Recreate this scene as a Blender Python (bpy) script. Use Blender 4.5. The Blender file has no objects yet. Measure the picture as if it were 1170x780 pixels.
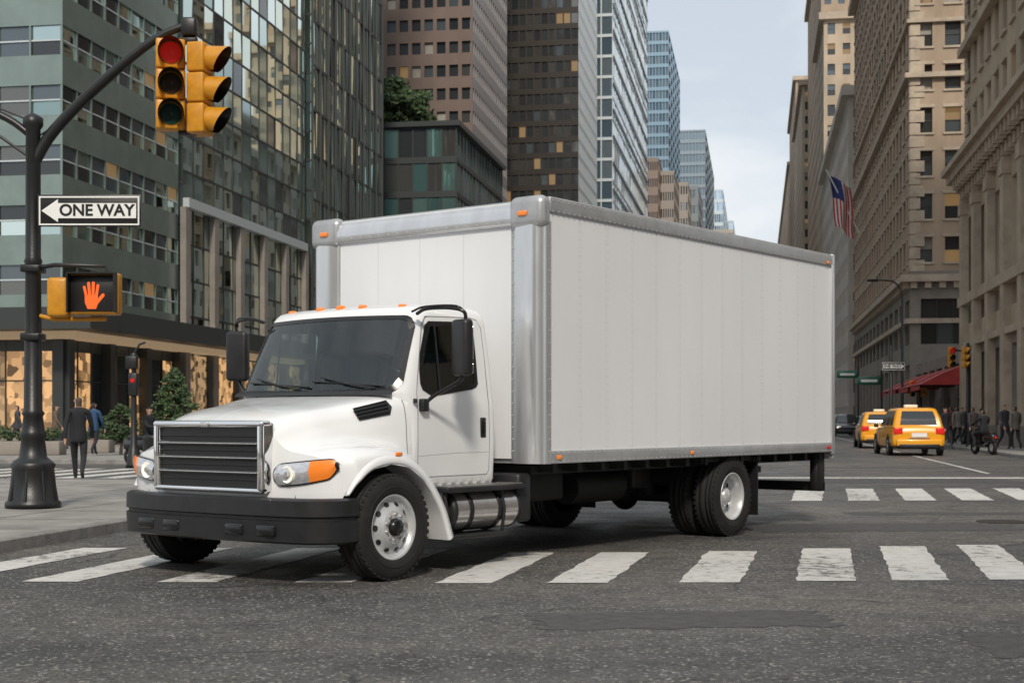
import bpy, math, random
from mathutils import Vector, Matrix
random.seed(7)
sc=bpy.context.scene
R=math.radians
# ---------------------------------------------------------------- materials
MATS={}
def mat(name,col,rough=.6,metal=0,spec=.5,var=0,vscale=3,coat=0,emis=None,estr=0,bump=0,bscale=40,col2=None,stretch=None,lo=.35,hi=.65):
    if name in MATS: return MATS[name]
    m=bpy.data.materials.new(name); m.use_nodes=True
    nt=m.node_tree; b=nt.nodes['Principled BSDF']
    b.inputs['Base Color'].default_value=(*col,1); b.inputs['Roughness'].default_value=rough
    b.inputs['Metallic'].default_value=metal; b.inputs['Specular IOR Level'].default_value=spec
    b.inputs['Coat Weight'].default_value=coat; b.inputs['Coat Roughness'].default_value=.04
    tc=nt.nodes.new('ShaderNodeTexCoord')
    src=tc.outputs['Object']
    if stretch:
        mp=nt.nodes.new('ShaderNodeMapping'); mp.inputs['Scale'].default_value=stretch
        nt.links.new(src,mp.inputs[0]); src=mp.outputs[0]
    if var or col2:
        n=nt.nodes.new('ShaderNodeTexNoise'); n.inputs['Scale'].default_value=vscale; n.inputs['Detail'].default_value=6
        n.inputs['Roughness'].default_value=.65
        nt.links.new(src,n.inputs['Vector'])
        r=nt.nodes.new('ShaderNodeValToRGB')
        c2=col2 if col2 else tuple(c*(1-var) for c in col)
        r.color_ramp.elements[0].position=lo; r.color_ramp.elements[0].color=(*c2,1)
        r.color_ramp.elements[1].position=hi; r.color_ramp.elements[1].color=(*col,1)
        nt.links.new(n.outputs['Fac'],r.inputs[0]); nt.links.new(r.outputs[0],b.inputs['Base Color'])
    if bump:
        n2=nt.nodes.new('ShaderNodeTexNoise'); n2.inputs['Scale'].default_value=bscale; n2.inputs['Detail'].default_value=3
        nt.links.new(src,n2.inputs['Vector'])
        bp=nt.nodes.new('ShaderNodeBump'); bp.inputs['Strength'].default_value=bump; bp.inputs['Distance'].default_value=.02
        nt.links.new(n2.outputs['Fac'],bp.inputs['Height']); nt.links.new(bp.outputs[0],b.inputs['Normal'])
    if emis:
        b.inputs['Emission Color'].default_value=(*emis,1); b.inputs['Emission Strength'].default_value=estr
    MATS[name]=m; return m

white=mat('truck_paint_white',(.80,.81,.82),.26,var=.05,vscale=1.2,coat=.7)
panel=mat('box_panel_white',(.75,.76,.775),.34,var=.07,vscale=.7,bump=.05,bscale=3,stretch=(1,1,.3))
alu=mat('aluminium',(.74,.75,.76),.28,metal=.75,var=.15,vscale=5,stretch=(1,1,.2))
alud=mat('aluminium_rail',(.48,.49,.50),.36,metal=.5,var=.2,vscale=4)
chrome=mat('chrome',(.85,.85,.85),.07,metal=1)
steel=mat('brushed_steel',(.72,.70,.68),.22,metal=.9,var=.15,vscale=12)
rimm=mat('rim_steel',(.62,.63,.64),.32,metal=.35,var=.15,vscale=9)
black=mat('black_plastic',(.018,.018,.02),.42,var=.4,vscale=6,bump=.06,bscale=120)
blackg=mat('black_gloss',(.012,.012,.013),.2)
rubber=mat('tyre_rubber',(.024,.023,.022),.78,var=.35,vscale=8,bump=.15,bscale=60,spec=.3)
frame_m=mat('chassis_black',(.012,.012,.012),.6,var=.5,vscale=7)
seam=mat('seam_grey',(.22,.22,.23),.6)
rivet=mat('rivet',(.50,.51,.52),.4,metal=.2)
pseam=mat('panel_seam',(.52,.53,.54),.5)
gridd=mat('grille_dark',(.035,.035,.037),.3,metal=.2)
orange=mat('amber_lens',(.85,.22,.02),.25,emis=(1,.25,.02),estr=.12,coat=.5)
redl=mat('red_lens',(.5,.01,.01),.25,emis=(1,.02,.01),estr=.1)
hl=mat('headlight_glass',(.75,.77,.8),.08,metal=.55,coat=1,var=.35,vscale=25)
hl2=mat('headlight_reflector',(.9,.88,.8),.15,metal=.5,emis=(1,.9,.7),estr=.6)
poleb=mat('pole_black',(.012,.013,.014),.4,var=.3,vscale=8,bump=.1,bscale=40)
tly=mat('signal_yellow',(.62,.27,.015),.38,var=.2,vscale=9)
signw=mat('sign_white',(.80,.80,.78),.4,var=.06,vscale=6)
signb=mat('sign_black',(.01,.01,.01),.35)
liner=mat('cab_liner',(.09,.09,.09),.8,var=.2,vscale=5)
seatm=mat('seat_fabric',(.05,.05,.055),.85,var=.3,vscale=20)
glass=bpy.data.materials.new('clear_glass'); glass.use_nodes=True
_n=glass.node_tree.nodes; _l=glass.node_tree.links; _n.clear()
_o=_n.new('ShaderNodeOutputMaterial'); _t=_n.new('ShaderNodeBsdfTransparent'); _t.inputs[0].default_value=(.50,.60,.57,1)
_g=_n.new('ShaderNodeBsdfGlossy'); _g.inputs['Roughness'].default_value=.02; _g.inputs['Color'].default_value=(.9,.95,.95,1)
_f=_n.new('ShaderNodeFresnel'); _f.inputs[0].default_value=1.85; _m=_n.new('ShaderNodeMixShader')
_l.new(_f.outputs[0],_m.inputs[0]); _l.new(_t.outputs[0],_m.inputs[1]); _l.new(_g.outputs[0],_m.inputs[2]); _l.new(_m.outputs[0],_o.inputs[0])
# ---------------------------------------------------------------- mesh builder
class MB:
    def __init__(s): s.v=[];s.f=[];s.m=[];s.sm=[]
    def add(s,vs,fs,m,smooth=False):
        o=len(s.v); s.v.extend([tuple(v) for v in vs])
        for f in fs:
            s.f.append([i+o for i in f]); s.m.append(m); s.sm.append(smooth)
    def quad(s,a,b,c,d,m): s.add([a,b,c,d],[(0,1,2,3)],m)
    def box(s,lo,hi,m,M=None):
        x0,y0,z0=lo;x1,y1,z1=hi
        vs=[(x0,y0,z0),(x1,y0,z0),(x1,y1,z0),(x0,y1,z0),(x0,y0,z1),(x1,y0,z1),(x1,y1,z1),(x0,y1,z1)]
        if M is not None: vs=[M@Vector(v) for v in vs]
        s.add(vs,[(0,3,2,1),(4,5,6,7),(0,1,5,4),(1,2,6,5),(2,3,7,6),(3,0,4,7)],m)
    def bbox(s,lo,hi,m,bev=.02,seg=3,M=None):
        import bmesh
        lo,hi=[min(lo[i],hi[i]) for i in range(3)],[max(lo[i],hi[i]) for i in range(3)]
        bev=min(bev,.48*min(hi[i]-lo[i] for i in range(3)))
        bm=bmesh.new(); bmesh.ops.create_cube(bm,size=1)
        for v in bm.verts:
            v.co=Vector([(lo[i]+hi[i])/2+v.co[i]*(hi[i]-lo[i]) for i in range(3)])
        bmesh.ops.bevel(bm,geom=bm.edges[:],offset=bev,segments=seg,profile=.5,affect='EDGES')
        bm.verts.index_update()
        vs=[v.co.copy() if M is None else M@v.co for v in bm.verts]
        s.add(vs,[[v.index for v in f.verts] for f in bm.faces],m,True); bm.free()
    def cyl(s,p0,p1,r0,m,r1=None,n=16,caps=True,smooth=True):
        r1=r0 if r1 is None else r1
        p0=Vector(p0);p1=Vector(p1);d=(p1-p0).normalized()
        a=d.orthogonal().normalized();b=d.cross(a)
        vs=[]
        for p,r in((p0,r0),(p1,r1)):
            for i in range(n):
                t=2*math.pi*i/n; vs.append(p+a*math.cos(t)*r+b*math.sin(t)*r)
        s.add(vs,[(i,(i+1)%n,n+(i+1)%n,n+i) for i in range(n)],m,smooth)
        if caps:
            s.add(vs[:n],[tuple(range(n))],m); s.add(vs[n:],[tuple(range(n))],m)
    def tube(s,pts,r,m,n=10):
        pts=[Vector(p) for p in pts]
        rs=r if isinstance(r,(list,tuple)) else [r]*len(pts)
        vs=[];ref=None
        for i,p in enumerate(pts):
            t=(pts[min(i+1,len(pts)-1)]-pts[max(i-1,0)]).normalized()
            if ref is None: ref=t.orthogonal().normalized()
            a=(ref-t*ref.dot(t)).normalized(); ref=a; b=t.cross(a)
            for k in range(n):
                q=2*math.pi*k/n; vs.append(p+(a*math.cos(q)+b*math.sin(q))*rs[i])
        fs=[]
        for i in range(len(pts)-1):
            for k in range(n): fs.append((i*n+k,i*n+(k+1)%n,(i+1)*n+(k+1)%n,(i+1)*n+k))
        s.add(vs,fs,m,True)
        s.add(vs[:n],[tuple(range(n))],m); s.add(vs[-n:],[tuple(range(n))],m)
    def lathe(s,prof,origin,axis,m,n=40,smooth=True):
        o=Vector(origin);ax=Vector(axis).normalized();a=ax.orthogonal().normalized();b=ax.cross(a)
        vs=[];k=len(prof)
        for i in range(n):
            t=2*math.pi*i/n
            for (h,r) in prof: vs.append(o+ax*h+(a*math.cos(t)+b*math.sin(t))*r)
        fs=[]
        for i in range(n):
            j=(i+1)%n
            for q in range(k-1): fs.append((i*k+q,j*k+q,j*k+q+1,i*k+q+1))
        s.add(vs,fs,m,smooth)
    def grid(s,rows,m,smooth=True,flags=None):
        n=len(rows[0]); vs=[p for r in rows for p in r]; fs=[]
        for i in range(len(rows)-1):
            for j in range(n-1):
                if flags:
                    q=(flags[i][j],flags[i][j+1],flags[i+1][j+1],flags[i+1][j])
                    if q[0] and q[0]==q[1]==q[2]==q[3]: continue
                fs.append((i*n+j,i*n+j+1,(i+1)*n+j+1,(i+1)*n+j))
        s.add(vs,fs,m,smooth)
    def extr(s,poly,axis,a,b,m,smooth=False):
        def mk(p,h):
            if axis==2: return (p[0],p[1],h)
            if axis==1: return (p[0],h,p[1])
            return (h,p[0],p[1])
        n=len(poly); vs=[mk(p,a) for p in poly]+[mk(p,b) for p in poly]
        s.add(vs,[(i,(i+1)%n,n+(i+1)%n,n+i) for i in range(n)],m,smooth)
        s.add(vs[:n],[tuple(range(n))],m); s.add(vs[n:],[tuple(range(n))],m)
    def obj(s,name,parent=None,loc=(0,0,0),rot=(0,0,0),scale=1):
        me=bpy.data.meshes.new(name); me.from_pydata(s.v,[],s.f)
        ml=[];ix={}
        for m in s.m:
            if m.name not in ix: ix[m.name]=len(ml); ml.append(m)
        for m in ml: me.materials.append(m)
        me.polygons.foreach_set('material_index',[ix[m.name] for m in s.m])
        me.polygons.foreach_set('use_smooth',s.sm)
        me.update()
        o=bpy.data.objects.new(name,me); sc.collection.objects.link(o)
        o.location=loc;o.rotation_euler=rot;o.scale=(scale,)*3
        if parent: o.parent=parent
        return o
def empty(name,loc=(0,0,0),rot=(0,0,0)):
    e=bpy.data.objects.new(name,None); sc.collection.objects.link(e); e.location=loc; e.rotation_euler=rot; e.empty_display_size=.2
    return e
def crv(pts,n):
    P=[Vector(p) for p in pts]; out=[]
    for i in range(len(P)-1):
        p1,p2=P[i],P[i+1]; p0=P[i-1] if i>0 else p1*2-p2; p3=P[i+2] if i+2<len(P) else p2*2-p1
        for k in range(n):
            t=k/n; out.append(.5*((2*p1)+(p2-p0)*t+(2*p0-5*p1+4*p2-p3)*t*t+(3*p1-p0-3*p2+p3)*t**3))
    out.append(P[-1]); return out
def lerpt(tab,z):
    if z<=tab[0][0]: return tab[0][1:]
    for a,b in zip(tab,tab[1:]):
        if z<=b[0]:
            t=(z-a[0])/(b[0]-a[0]); return tuple(x+(y-x)*t for x,y in zip(a[1:],b[1:]))
    return tab[-1][1:]

# ================================================================ BOX TRUCK
T=empty('box_truck',(.28,13.1,0),(0,0,math.atan2(.793,.609)))
BW=2.937; BL=6.09; BT=3.325
m=MB()
m.box((.04,.012,.93),(BL-.03,BW-.012,BT-.03),panel)
m.box((.025,.3,.93),(.042,BW-.3,BT-.1),panel)
for y in (.95,1.5,2.05):
    m.box((.0235,y-.002,1.0),(.0255,y+.002,3.05),pseam)
m.obj('cargo_panels',T)
m=MB()
def arc(cx,cy,r,a0,a1,n): return [(cx+r*math.cos(R(a0+(a1-a0)*i/n)),cy+r*math.sin(R(a0+(a1-a0)*i/n))) for i in range(n+1)]
post=[(.03,.37),(.012,.37),(.008,.33),(-.02,.30)]+arc(.10,.12,.13,180,270,10)+[(.115,-.01),(.115,.03),(.06,.1)]
m.extr(post,2,.887,3.10,alu,True)
m.extr([(x,BW-y) for x,y in post],2,.887,3.10,alu,True)
top=[(.3,BT)]+arc(.15,BT-.17,.17,90,180,8)+[(-.02,3.09),(-.005,3.075),(.03,3.07),(.3,3.2)]
m.extr(top,1,.33,BW-.33,alu,True)
m.obj('front_rails',T)
m=MB()
m.bbox((-.04,-.02,3.03),(.13,.38,BT+.012),alud,.075,6)
m.bbox((-.04,BW-.38,3.03),(.13,BW+.02,BT+.012),alud,.075,6)
m.bbox((.10,-.012,BT-.14),(BL,.05,BT+.004),alud,.018,3)
m.bbox((.10,BW-.05,BT-.14),(BL,BW+.012,BT+.004),alud,.018,3)
m.bbox((.1,-.012,.887),(BL,.06,1.005),alud,.008,2)
m.bbox((.1,BW-.06,.887),(BL,BW+.012,1.005),alud,.008,2)
m.box((.05,.3,.887),(.1,BW-.3,1.0),alud)
m.bbox((BL-.06,-.016,.86),(BL+.02,.06,BT+.01),alu,.01,2)
m.bbox((BL-.06,BW-.06,.86),(BL+.02,BW+.016,BT+.01),alu,.01,2)
m.bbox((BL-.02,0,.8),(BL+.04,BW,.93),alud,.01,2)
m.obj('box_rails',T)
m=MB()
ncol=13
for i in range(1,ncol):
    x=.15+i*(BL-.2)/ncol
    m.box((x-.0018,.009,1.005),(x+.0018,.0115,BT-.15),pseam)
    for dx in(-.02,.02):
        z=1.03
        while z<BT-.17:
            m.cyl((x+dx,.0125,z),(x+dx,.009,z),.005,rivet,n=6,smooth=False); z+=.075
x=.14
while x<BL-.05:
    for z in(.905,.985,BT-.13,BT-.03):
        m.cyl((x,-.012,z),(x,-.018,z),.007,rivet,n=6,smooth=False)
    x+=.085
for z0 in [1.0+.11*i for i in range(19)]:
    m.cyl((.01,.35,z0),(.002,.35,z0),.007,rivet,n=6)
    m.cyl((.095,-.01,z0),(.095,-.016,z0),.006,rivet,n=6)
for i in range(3,22):
    m.cyl((.002,i*.125,3.11),(-.026,i*.125,3.11),.007,rivet,n=6)
m.obj('rivets',T)
m=MB()
def lamp(mb,lo,hi): mb.bbox(lo,hi,orange,.008,2)
lamp(m,(-.06,.15,3.15),(-.038,.25,3.195)); lamp(m,(-.06,BW-.25,3.15),(-.038,BW-.15,3.195))
lamp(m,(.2,-.026,.925),(.27,-.012,.965)); lamp(m,(2.6,-.026,.925),(2.66,-.012,.965))
m.bbox((BL-.2,-.026,.93),(BL-.12,-.014,.965),redl,.006,2)
lamp(m,(BL-.22,-.03,3.2),(BL-.15,-.012,3.235))
m.obj('marker_lights',T)
# --- chassis
m=MB()
for y in(1.05,1.85): m.bbox((-2.5,y-.04,.48),(5.9,y+.04,.74),frame_m,.01,1)
m.box((.15,.25,.78),(BL-.1,BW-.25,.86),frame_m)
x=.3
while x<6: 
    m.box((x-.03,.08,.8),(x+.03,BW-.08,.886),frame_m); x+=.4
for x in(-.5,.6,1.6,2.6,4.6,5.6): m.box((x-.05,1.05,.5),(x+.05,1.85,.7),frame_m)
m.cyl((-.6,1.45,.5),(3.4,1.45,.45),.05,frame_m)
m.cyl((3.58,.35,.44),(3.58,2.6,.44),.09,frame_m); m.lathe([(-.2,.02),(-.16,.12),(0,.2),(.16,.12),(.2,.02)],(3.58,1.45,.44),(1,0,0),frame_m,20)
m.cyl((-1.95,.3,.42),(-1.95,2.5,.42),.06,frame_m)
for y in(.95,1.95):
    m.tube([(2.9,y,.62),(3.3,y,.5),(3.58,y,.47),(3.9,y,.5),(4.3,y,.62)],.05,frame_m)
    m.tube([(-2.5,y,.55),(-1.95,y,.38),(-1.4,y,.55)],.04,frame_m)
m.cyl((1.4,.75,.6),(2.3,.75,.6),.17,frame_m,n=20)
m.cyl((1.2,2.25,.58),(2.2,2.25,.58),.22,frame_m,n=20)
m.bbox((.35,.55,.5),(1.1,.95,.8),frame_m,.03,2)
m.bbox((2.45,.6,.55),(2.8,.95,.8),frame_m,.03,2)
m.cyl((3.2,.9,.5),(3.05,.9,.62),.09,frame_m)
m.box((4.22,.06,.2),(4.235,.62,.86),black); m.box((4.22,2.3,.2),(4.235,2.88,.86),black)
m.bbox((4.2,.04,.80),(4.26,.66,.885),frame_m,.01,1)
m.bbox((3.05,.1,.82),(4.2,.16,.885),frame_m,.01,1)
m.bbox((5.84,.10,.42),(6.06,.2,.87),frame_m,.01,1); m.bbox((5.84,2.74,.42),(6.06,2.82,.87),frame_m,.01,1)
m.bbox((5.98,.1,.40),(6.08,2.84,.52),frame_m,.015,2)
m.box((4.9,.9,.62),(5.9,.98,.70),frame_m)
m.bbox((4.35,.45,.62),(4.8,.9,.84),frame_m,.02,1)
m.obj('chassis',T)
# --- wheels
def tyre(mb,cx,cy,R_,w,sgn):
    h=w/2; r=R_
    p=[(-h*.72,r*.56),(-h*.9,r*.62),(-h,r*.72),(-h,r*.82),(-h*.93,r*.91),(-h*.84,r*.965),(-h*.74,r*.993),(-h*.5,r),
       (-h*.49,r-.014),(-h*.43,r-.014),(-h*.42,r),(-.024,r),(-.022,r-.014),(-.006,r-.014),(-.004,r),(h*.42,r),(h*.43,r-.014),(h*.49,r-.014),(h*.5,r),
       (h*.74,r*.993),(h*.84,r*.965),(h*.93,r*.91),(h,r*.82),(h,r*.72),(h*.9,r*.62),(h*.72,r*.56)]
    mb.lathe(p,(cx,cy,R_),(0,1,0),rubber,64)
    for i in range(44):
        t=2*math.pi*i/44
        for s_ in(-1,1):
            M=Matrix.Translation((cx,cy,R_))@Matrix.Rotation(t,4,'Y')
            mb.box((-.017,s_*h*.8-.012,r*.955),(.017,s_*h*.8+.014,r*.992),rubber,M)
    mb.lathe([(sgn*h,r*.735),(sgn*(h+.004),r*.745),(sgn*(h+.004),r*.755),(sgn*h,r*.765)],(cx,cy,R_),(0,1,0),rubber,48)
def rim_front(mb,cx,cy,R_,w,s):
    h=w/2; a=(0,s,0)
    ri=R_*.62
    mb.lathe([(-h,ri*.98),(h*.74,ri*.95),(h*.86,ri*1.0),(h*.9,ri*.97),(h*.72,ri*.90)],(cx,cy,R_),a,rimm,48)
    mb.lathe([(h*.72,ri*.90),(h*.52,ri*.86),(h*.50,ri*.80),(h*.78,ri*.60),(h*.90,ri*.5)],(cx,cy,R_),a,rimm,48)
    mb.lathe([(h*.90,ri*.5),(h*.92,ri*.48),(h*.92,ri*.02)],(cx,cy,R_),a,rimm,48)
    for i in range(10):
        t=2*math.pi*i/10
        rad=Vector((math.cos(t),0,math.sin(t)));ax=Vector((0,s,0))
        slope=(ax*(h*.28)-rad*(ri*.20)).normalized(); tan=rad.cross(ax).normalized(); nrm=(ax*(ri*.20)+rad*(h*.28)).normalized()
        c=Vector((cx,cy,R_))+rad*(ri*.705)+ax*(h*.635)+nrm*.004
        vs=[c+tan*math.cos(q)*.026+slope*math.sin(q)*.021 for q in [2*math.pi*k/14 for k in range(14)]]
        mb.add(vs,[tuple(range(14))],frame_m)
        c=Vector((cx+math.cos(t+.3)*ri*.40,cy+s*h*.92,R_+math.sin(t+.3)*ri*.40))
        mb.cyl(c,c+Vector((0,s*.022,0)),.012,steel,n=6)
    mb.lathe([(h*.92,ri*.28),(h*1.2,ri*.25),(h*1.28,ri*.18),(h*1.28,.001)],(cx,cy,R_),a,blackg,24)
def rim_rear(mb,cx,cy,R_,w,s):
    h=w/2;a=(0,s,0);ri=R_*.6
    mb.lathe([(h*.74,ri*.95),(h*.9,ri*1.0),(h*.92,ri*.96),(h*.8,ri*.90),(h*.1,ri*.86),(-h*.3,ri*.84),(-h*.45,ri*.78),(-h*.2,ri*.6),(-h*.15,ri*.5),(-h*.15,ri*.35),(h*.35,ri*.33),(h*.5,ri*.26),(h*.5,.001)],(cx,cy,R_),a,rimm,48)
    for i in range(10):
        t=2*math.pi*i/10
        c=Vector((cx+math.cos(t)*ri*.69,cy+s*(-h*.31)+s*.012,R_+math.sin(t)*ri*.69)); 
        vs=[c+Vector((math.cos(t)*.028*math.cos(q)-math.sin(t)*.024*math.sin(q),0,math.sin(t)*.028*math.cos(q)+math.cos(t)*.024*math.sin(q))) for q in [2*math.pi*k/14 for k in range(14)]]
        mb.add(vs,[tuple(range(14))],frame_m)
        c=Vector((cx+math.cos(t+.3)*ri*.42,cy-s*h*.15,R_+math.sin(t+.3)*ri*.42))
        mb.cyl(c,c+Vector((0,s*.03,0)),.011,steel,n=6)
XW=-1.95; RF=.43; RRr=.44
m=MB(); tyre(m,XW,.165,RF,.27,-1); rim_front(m,XW,.165,RF,.27,-1); m.obj('front_wheel_left',T)
m=MB(); tyre(m,XW,2.62,RF,.27,1); rim_front(m,XW,2.62,RF,.27,1); m.obj('front_wheel_right',T)
for y0,y1,s,nm in((.16,.49,-1,'rear_wheels_left'),(BW-.16,BW-.49,1,'rear_wheels_right')):
    m=MB(); tyre(m,3.6,y0,RRr,.27,s); tyre(m,3.6,y1,RRr,.27,s); rim_rear(m,3.6,y0,RRr,.27,s); m.lathe([(-.13,.25),(.13,.25)],(3.6,y1,RRr),(0,1,0),frame_m,24); m.obj(nm,T)
# --- cab
YC=1.40
CT=[(.70,-1.50,-.23,1.00,.05),(.76,-1.52,-.23,1.03,.06),(1.1,-1.55,-.23,1.045,.12),(1.42,-1.58,-.23,1.035,.2),(1.52,-1.60,-.23,1.02,.2),(1.85,-1.46,-.235,.985,.18),(2.16,-1.31,-.25,.945,.16),
    (2.22,-1.28,-.26,.93,.15),(2.265,-1.24,-.28,.90,.15),(2.295,-1.16,-.32,.84,.14),(2.312,-1.03,-.40,.72,.12)]
BOW=.11
def front(s,z,off=0):
    xf,xr,hw,rf=lerpt(CT,z)
    x=xf+BOW*s*s
    a=abs(s)
    if a>.86:
        q=min(1,(a-.86)/.14); x+=rf*(1-math.sqrt(max(0,1-q*q)))
    return (x-off,YC-s*(hw+off*a),z)
def wlim(s,s0,z0,z1,rr=.09):
    e=(s0-abs(s)); k=rr-math.sqrt(max(0,rr*rr-(rr-e)**2)) if e<rr else 0
    return z0+k+.02*s*s, z1-k-.015*s*s
SPO=[(-1.245,1.60,1.72),(-1.22,1.545,1.86),(-1.12,1.50,2.11),(-1.07,1.495,2.145),(-.55,1.56,2.165),(-.49,1.58,2.15),(-.46,1.61,2.12)]
SPI=[(-1.205,1.625,1.68),(-1.185,1.585,1.81),(-1.09,1.54,2.065),(-1.05,1.535,2.10),(-.57,1.60,2.125),(-.525,1.615,2.11),(-.505,1.64,2.085)]
def inside_side(x,z,P_=SPO):
    if x<P_[0][0]+.003 or x>P_[-1][0]-.003: return False
    zb,zt=lerpt(P_,x); return zb+.004<z<zt-.004
def shell(mb,off,mm,zs):
    rows=[];fl=[]
    ss=[-1,-.9995,-.998,-.995,-.99]+[-.98+1.96*i/110 for i in range(111)]+[.99,.995,.998,.9995,1]
    for z in zs:
        xf,xr,hw,rf=lerpt(CT,z); xr+=off; hw+=off
        r=[front(s,z,off) for s in ss]; f=[]
        for s in ss:
            ok=False
            if abs(s)<.953:
                a,b=wlim(s,.955,1.505,2.20); ok=a<z<b
            f.append('w' if ok else None)
        n0=front(1,z,off); 
        for k in range(1,50):
            x=n0[0]+(xr-.05-n0[0])*k/49; r.append((x,YC-hw,z)); f.append('n' if inside_side(x,z) else None)
        for k in range(1,6):
            t=math.pi/2*k/5; r.append((xr-.05+.05*math.sin(t),YC-hw+.05*(1-math.cos(t)),z)); f.append(None)
        for k in range(1,9): r.append((xr,YC-hw+.05+(2*hw-.1)*k/8,z)); f.append(None)
        for k in range(1,6):
            t=math.pi/2*k/5; r.append((xr-.05+.05*math.cos(t),YC+hw-.05+.05*math.sin(t),z)); f.append(None)
        for k in range(1,50):
            x=xr-.05+(n0[0]-xr+.05)*k/49; r.append((x,YC+hw,z)); f.append('f' if inside_side(x,z) else None)
        r.append(r[0]); f.append(None); rows.append(r); fl.append(f)
    c=rows[-1]; zt=c[0][2]; cen=(-.75,YC,zt+.006); rows.append([tuple(p[i]+(cen[i]-p[i])*.5 if i<2 else zt+.005 for i in range(3)) for p in c]); rows.append([cen]*len(c)); fl+= [[None]*len(c)]*2
    mb.grid(rows,mm,True,fl)
m=MB()
shell(m,0,white,[.70,.73,.76,.83,.9,1.0,1.1,1.25,1.35,1.42,1.46]+[1.49+.0175*i for i in range(42)]+[2.235,2.25,2.265,2.28,2.295,2.305,2.312])
m.box((-1.45,.42,.68),(-.25,2.38,.72),frame_m)
m.obj('cab_shell',T)
m=MB(); shell(m,-.03,liner,[1.2,1.3,1.4]+[1.47+.0175*i for i in range(43)]+[2.24,2.26,2.27])
m.box((-1.40,.48,1.15),(-.30,2.32,1.18),liner)
m.bbox((-1.50,.50,1.38),(-1.16,2.30,1.55),seatm,.06,4); m.bbox((-1.3,.66,1.5),(-1.12,1.12,1.62),black,.05,3)
wc=Vector((-1.02,.88,1.60)); ax=Vector((.75,0,.66)).normalized(); u_=Vector((0,1,0)); v_=ax.cross(u_)
m.tube([wc+(u_*math.cos(2*math.pi*i/28)+v_*math.sin(2*math.pi*i/28))*.20 for i in range(29)],.014,blackg,8)
m.tube([wc-ax*.25,wc],.03,black); m.tube([wc-u_*.2,wc+u_*.2],.014,black); m.tube([wc,wc-v_*.2],.014,black)
for y in(.88,1.55,2.0):
    m.bbox((-.62,y-.24,1.15),(-.42,y+.24,1.88),seatm,.07,4); m.bbox((-.58,y-.13,1.90),(-.46,y+.13,2.08),seatm,.05,3)
m.bbox((-1.30,1.33,2.02),(-1.27,1.52,2.09),blackg,.01,2)
m.obj('cab_interior',T)
m=MB()
def wpatch(mb,s0,z0,z1,off,mm):
    rows=[]
    for j in range(17):
        row=[]
        for i in range(41):
            s=-s0+2*s0*i/40; za,zb=wlim(s,s0,z0,z1); row.append(front(s,za+(zb-za)*j/16,off))
        rows.append(row)
    mb.grid(rows,mm)
def wring(mb,A,B,off,mm):
    def pt(P_,i,e):
        s=-P_[0]+2*P_[0]*i/60; a,b=wlim(s,*P_); return front(s,a if e==0 else b,off)
    for e in(0,1): mb.grid([[pt(A,i,e) for i in range(61)],[pt(B,i,e) for i in range(61)]],mm)
    for sg in(-1,1):
        rr=[]
        for P_ in(A,B):
            a,b=wlim(sg*P_[0],*P_); rr.append([front(sg*P_[0],a+(b-a)*j/16,off) for j in range(17)])
        mb.grid(rr,mm)
wring(m,(.957,1.500,2.205),(.925,1.545,2.17),.006,blackg); wpatch(m,.935,1.53,2.18,.002,glass)
m.obj('windshield',T)
m=MB()
def side_rows(poly,off,sgn,ns):
    rows=[]
    for j in range(ns+1):
        row=[]
        for (x,zb,zt) in poly:
            z=zb+(zt-zb)*j/ns; hw=lerpt(CT,z)[2]; row.append((x,YC-sgn*(hw+off),z))
        rows.append(row)
    return rows
for sg in(1,-1):
    O=side_rows(SPO,.005,sg,8);I=side_rows(SPI,.005,sg,8)
    m.grid([O[0],I[0]],blackg); m.grid([O[-1],I[-1]],blackg)
    for c in(0,-1): m.grid([[r[c] for r in O],[r[c] for r in I]],blackg)
    m.grid(side_rows(SPO,.001,sg,8),glass)
    m.tube([(-1.0,YC-sg*(lerpt(CT,z)[2]+.006),z) for z in(1.54,1.8,2.12)],.009,blackg)
m.obj('door_windows',T)
m=MB()
def seamline(pts,sg=1,r=.0045,mm=seam):
    m.tube([(x,YC-sg*(lerpt(CT,z)[2]-.001),z) for x,z in pts],r,mm,n=6)
for sg in(1,-1):
    seamline([(-1.30,.80),(-1.31,1.1),(-1.30,1.42),(-1.30,1.52),(-1.26,1.7),(-1.16,2.1),(-1.1,2.185),(-.5,2.205),(-.40,2.19),(-.345,2.12),(-.335,1.85),(-.33,1.42),(-.33,1.1),(-.33,.84),(-.36,.80),(-.8,.80),(-1.30,.80)],sg)
    seamline([(-1.29,.98),(-.8,1.0),(-.34,1.0)],sg,.003,rivet)
    hy=YC-sg*1.052
    m.bbox((-.46,hy,1.13),(-.385,hy+sg*.02,1.31),black,.009,2)
    m.bbox((-.435,hy-sg*.018,1.16),(-.41,hy,1.28),blackg,.006,2)
    m.bbox((-1.36,YC-sg*1.05-.02,1.43),(-1.34,YC-sg*1.05+.02,1.47),black,.005,1)
m.obj('door_details',T)
m=MB()
for s in(-.78,-.30,0,.30,.78):
    x=front(s,2.27)[0]; m.bbox((x+.02,YC-s*.88-.035,2.262),(x+.09,YC-s*.88+.035,2.318-.02*abs(s)),orange,.018,3)
m.obj('roof_marker_lights',T)
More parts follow.
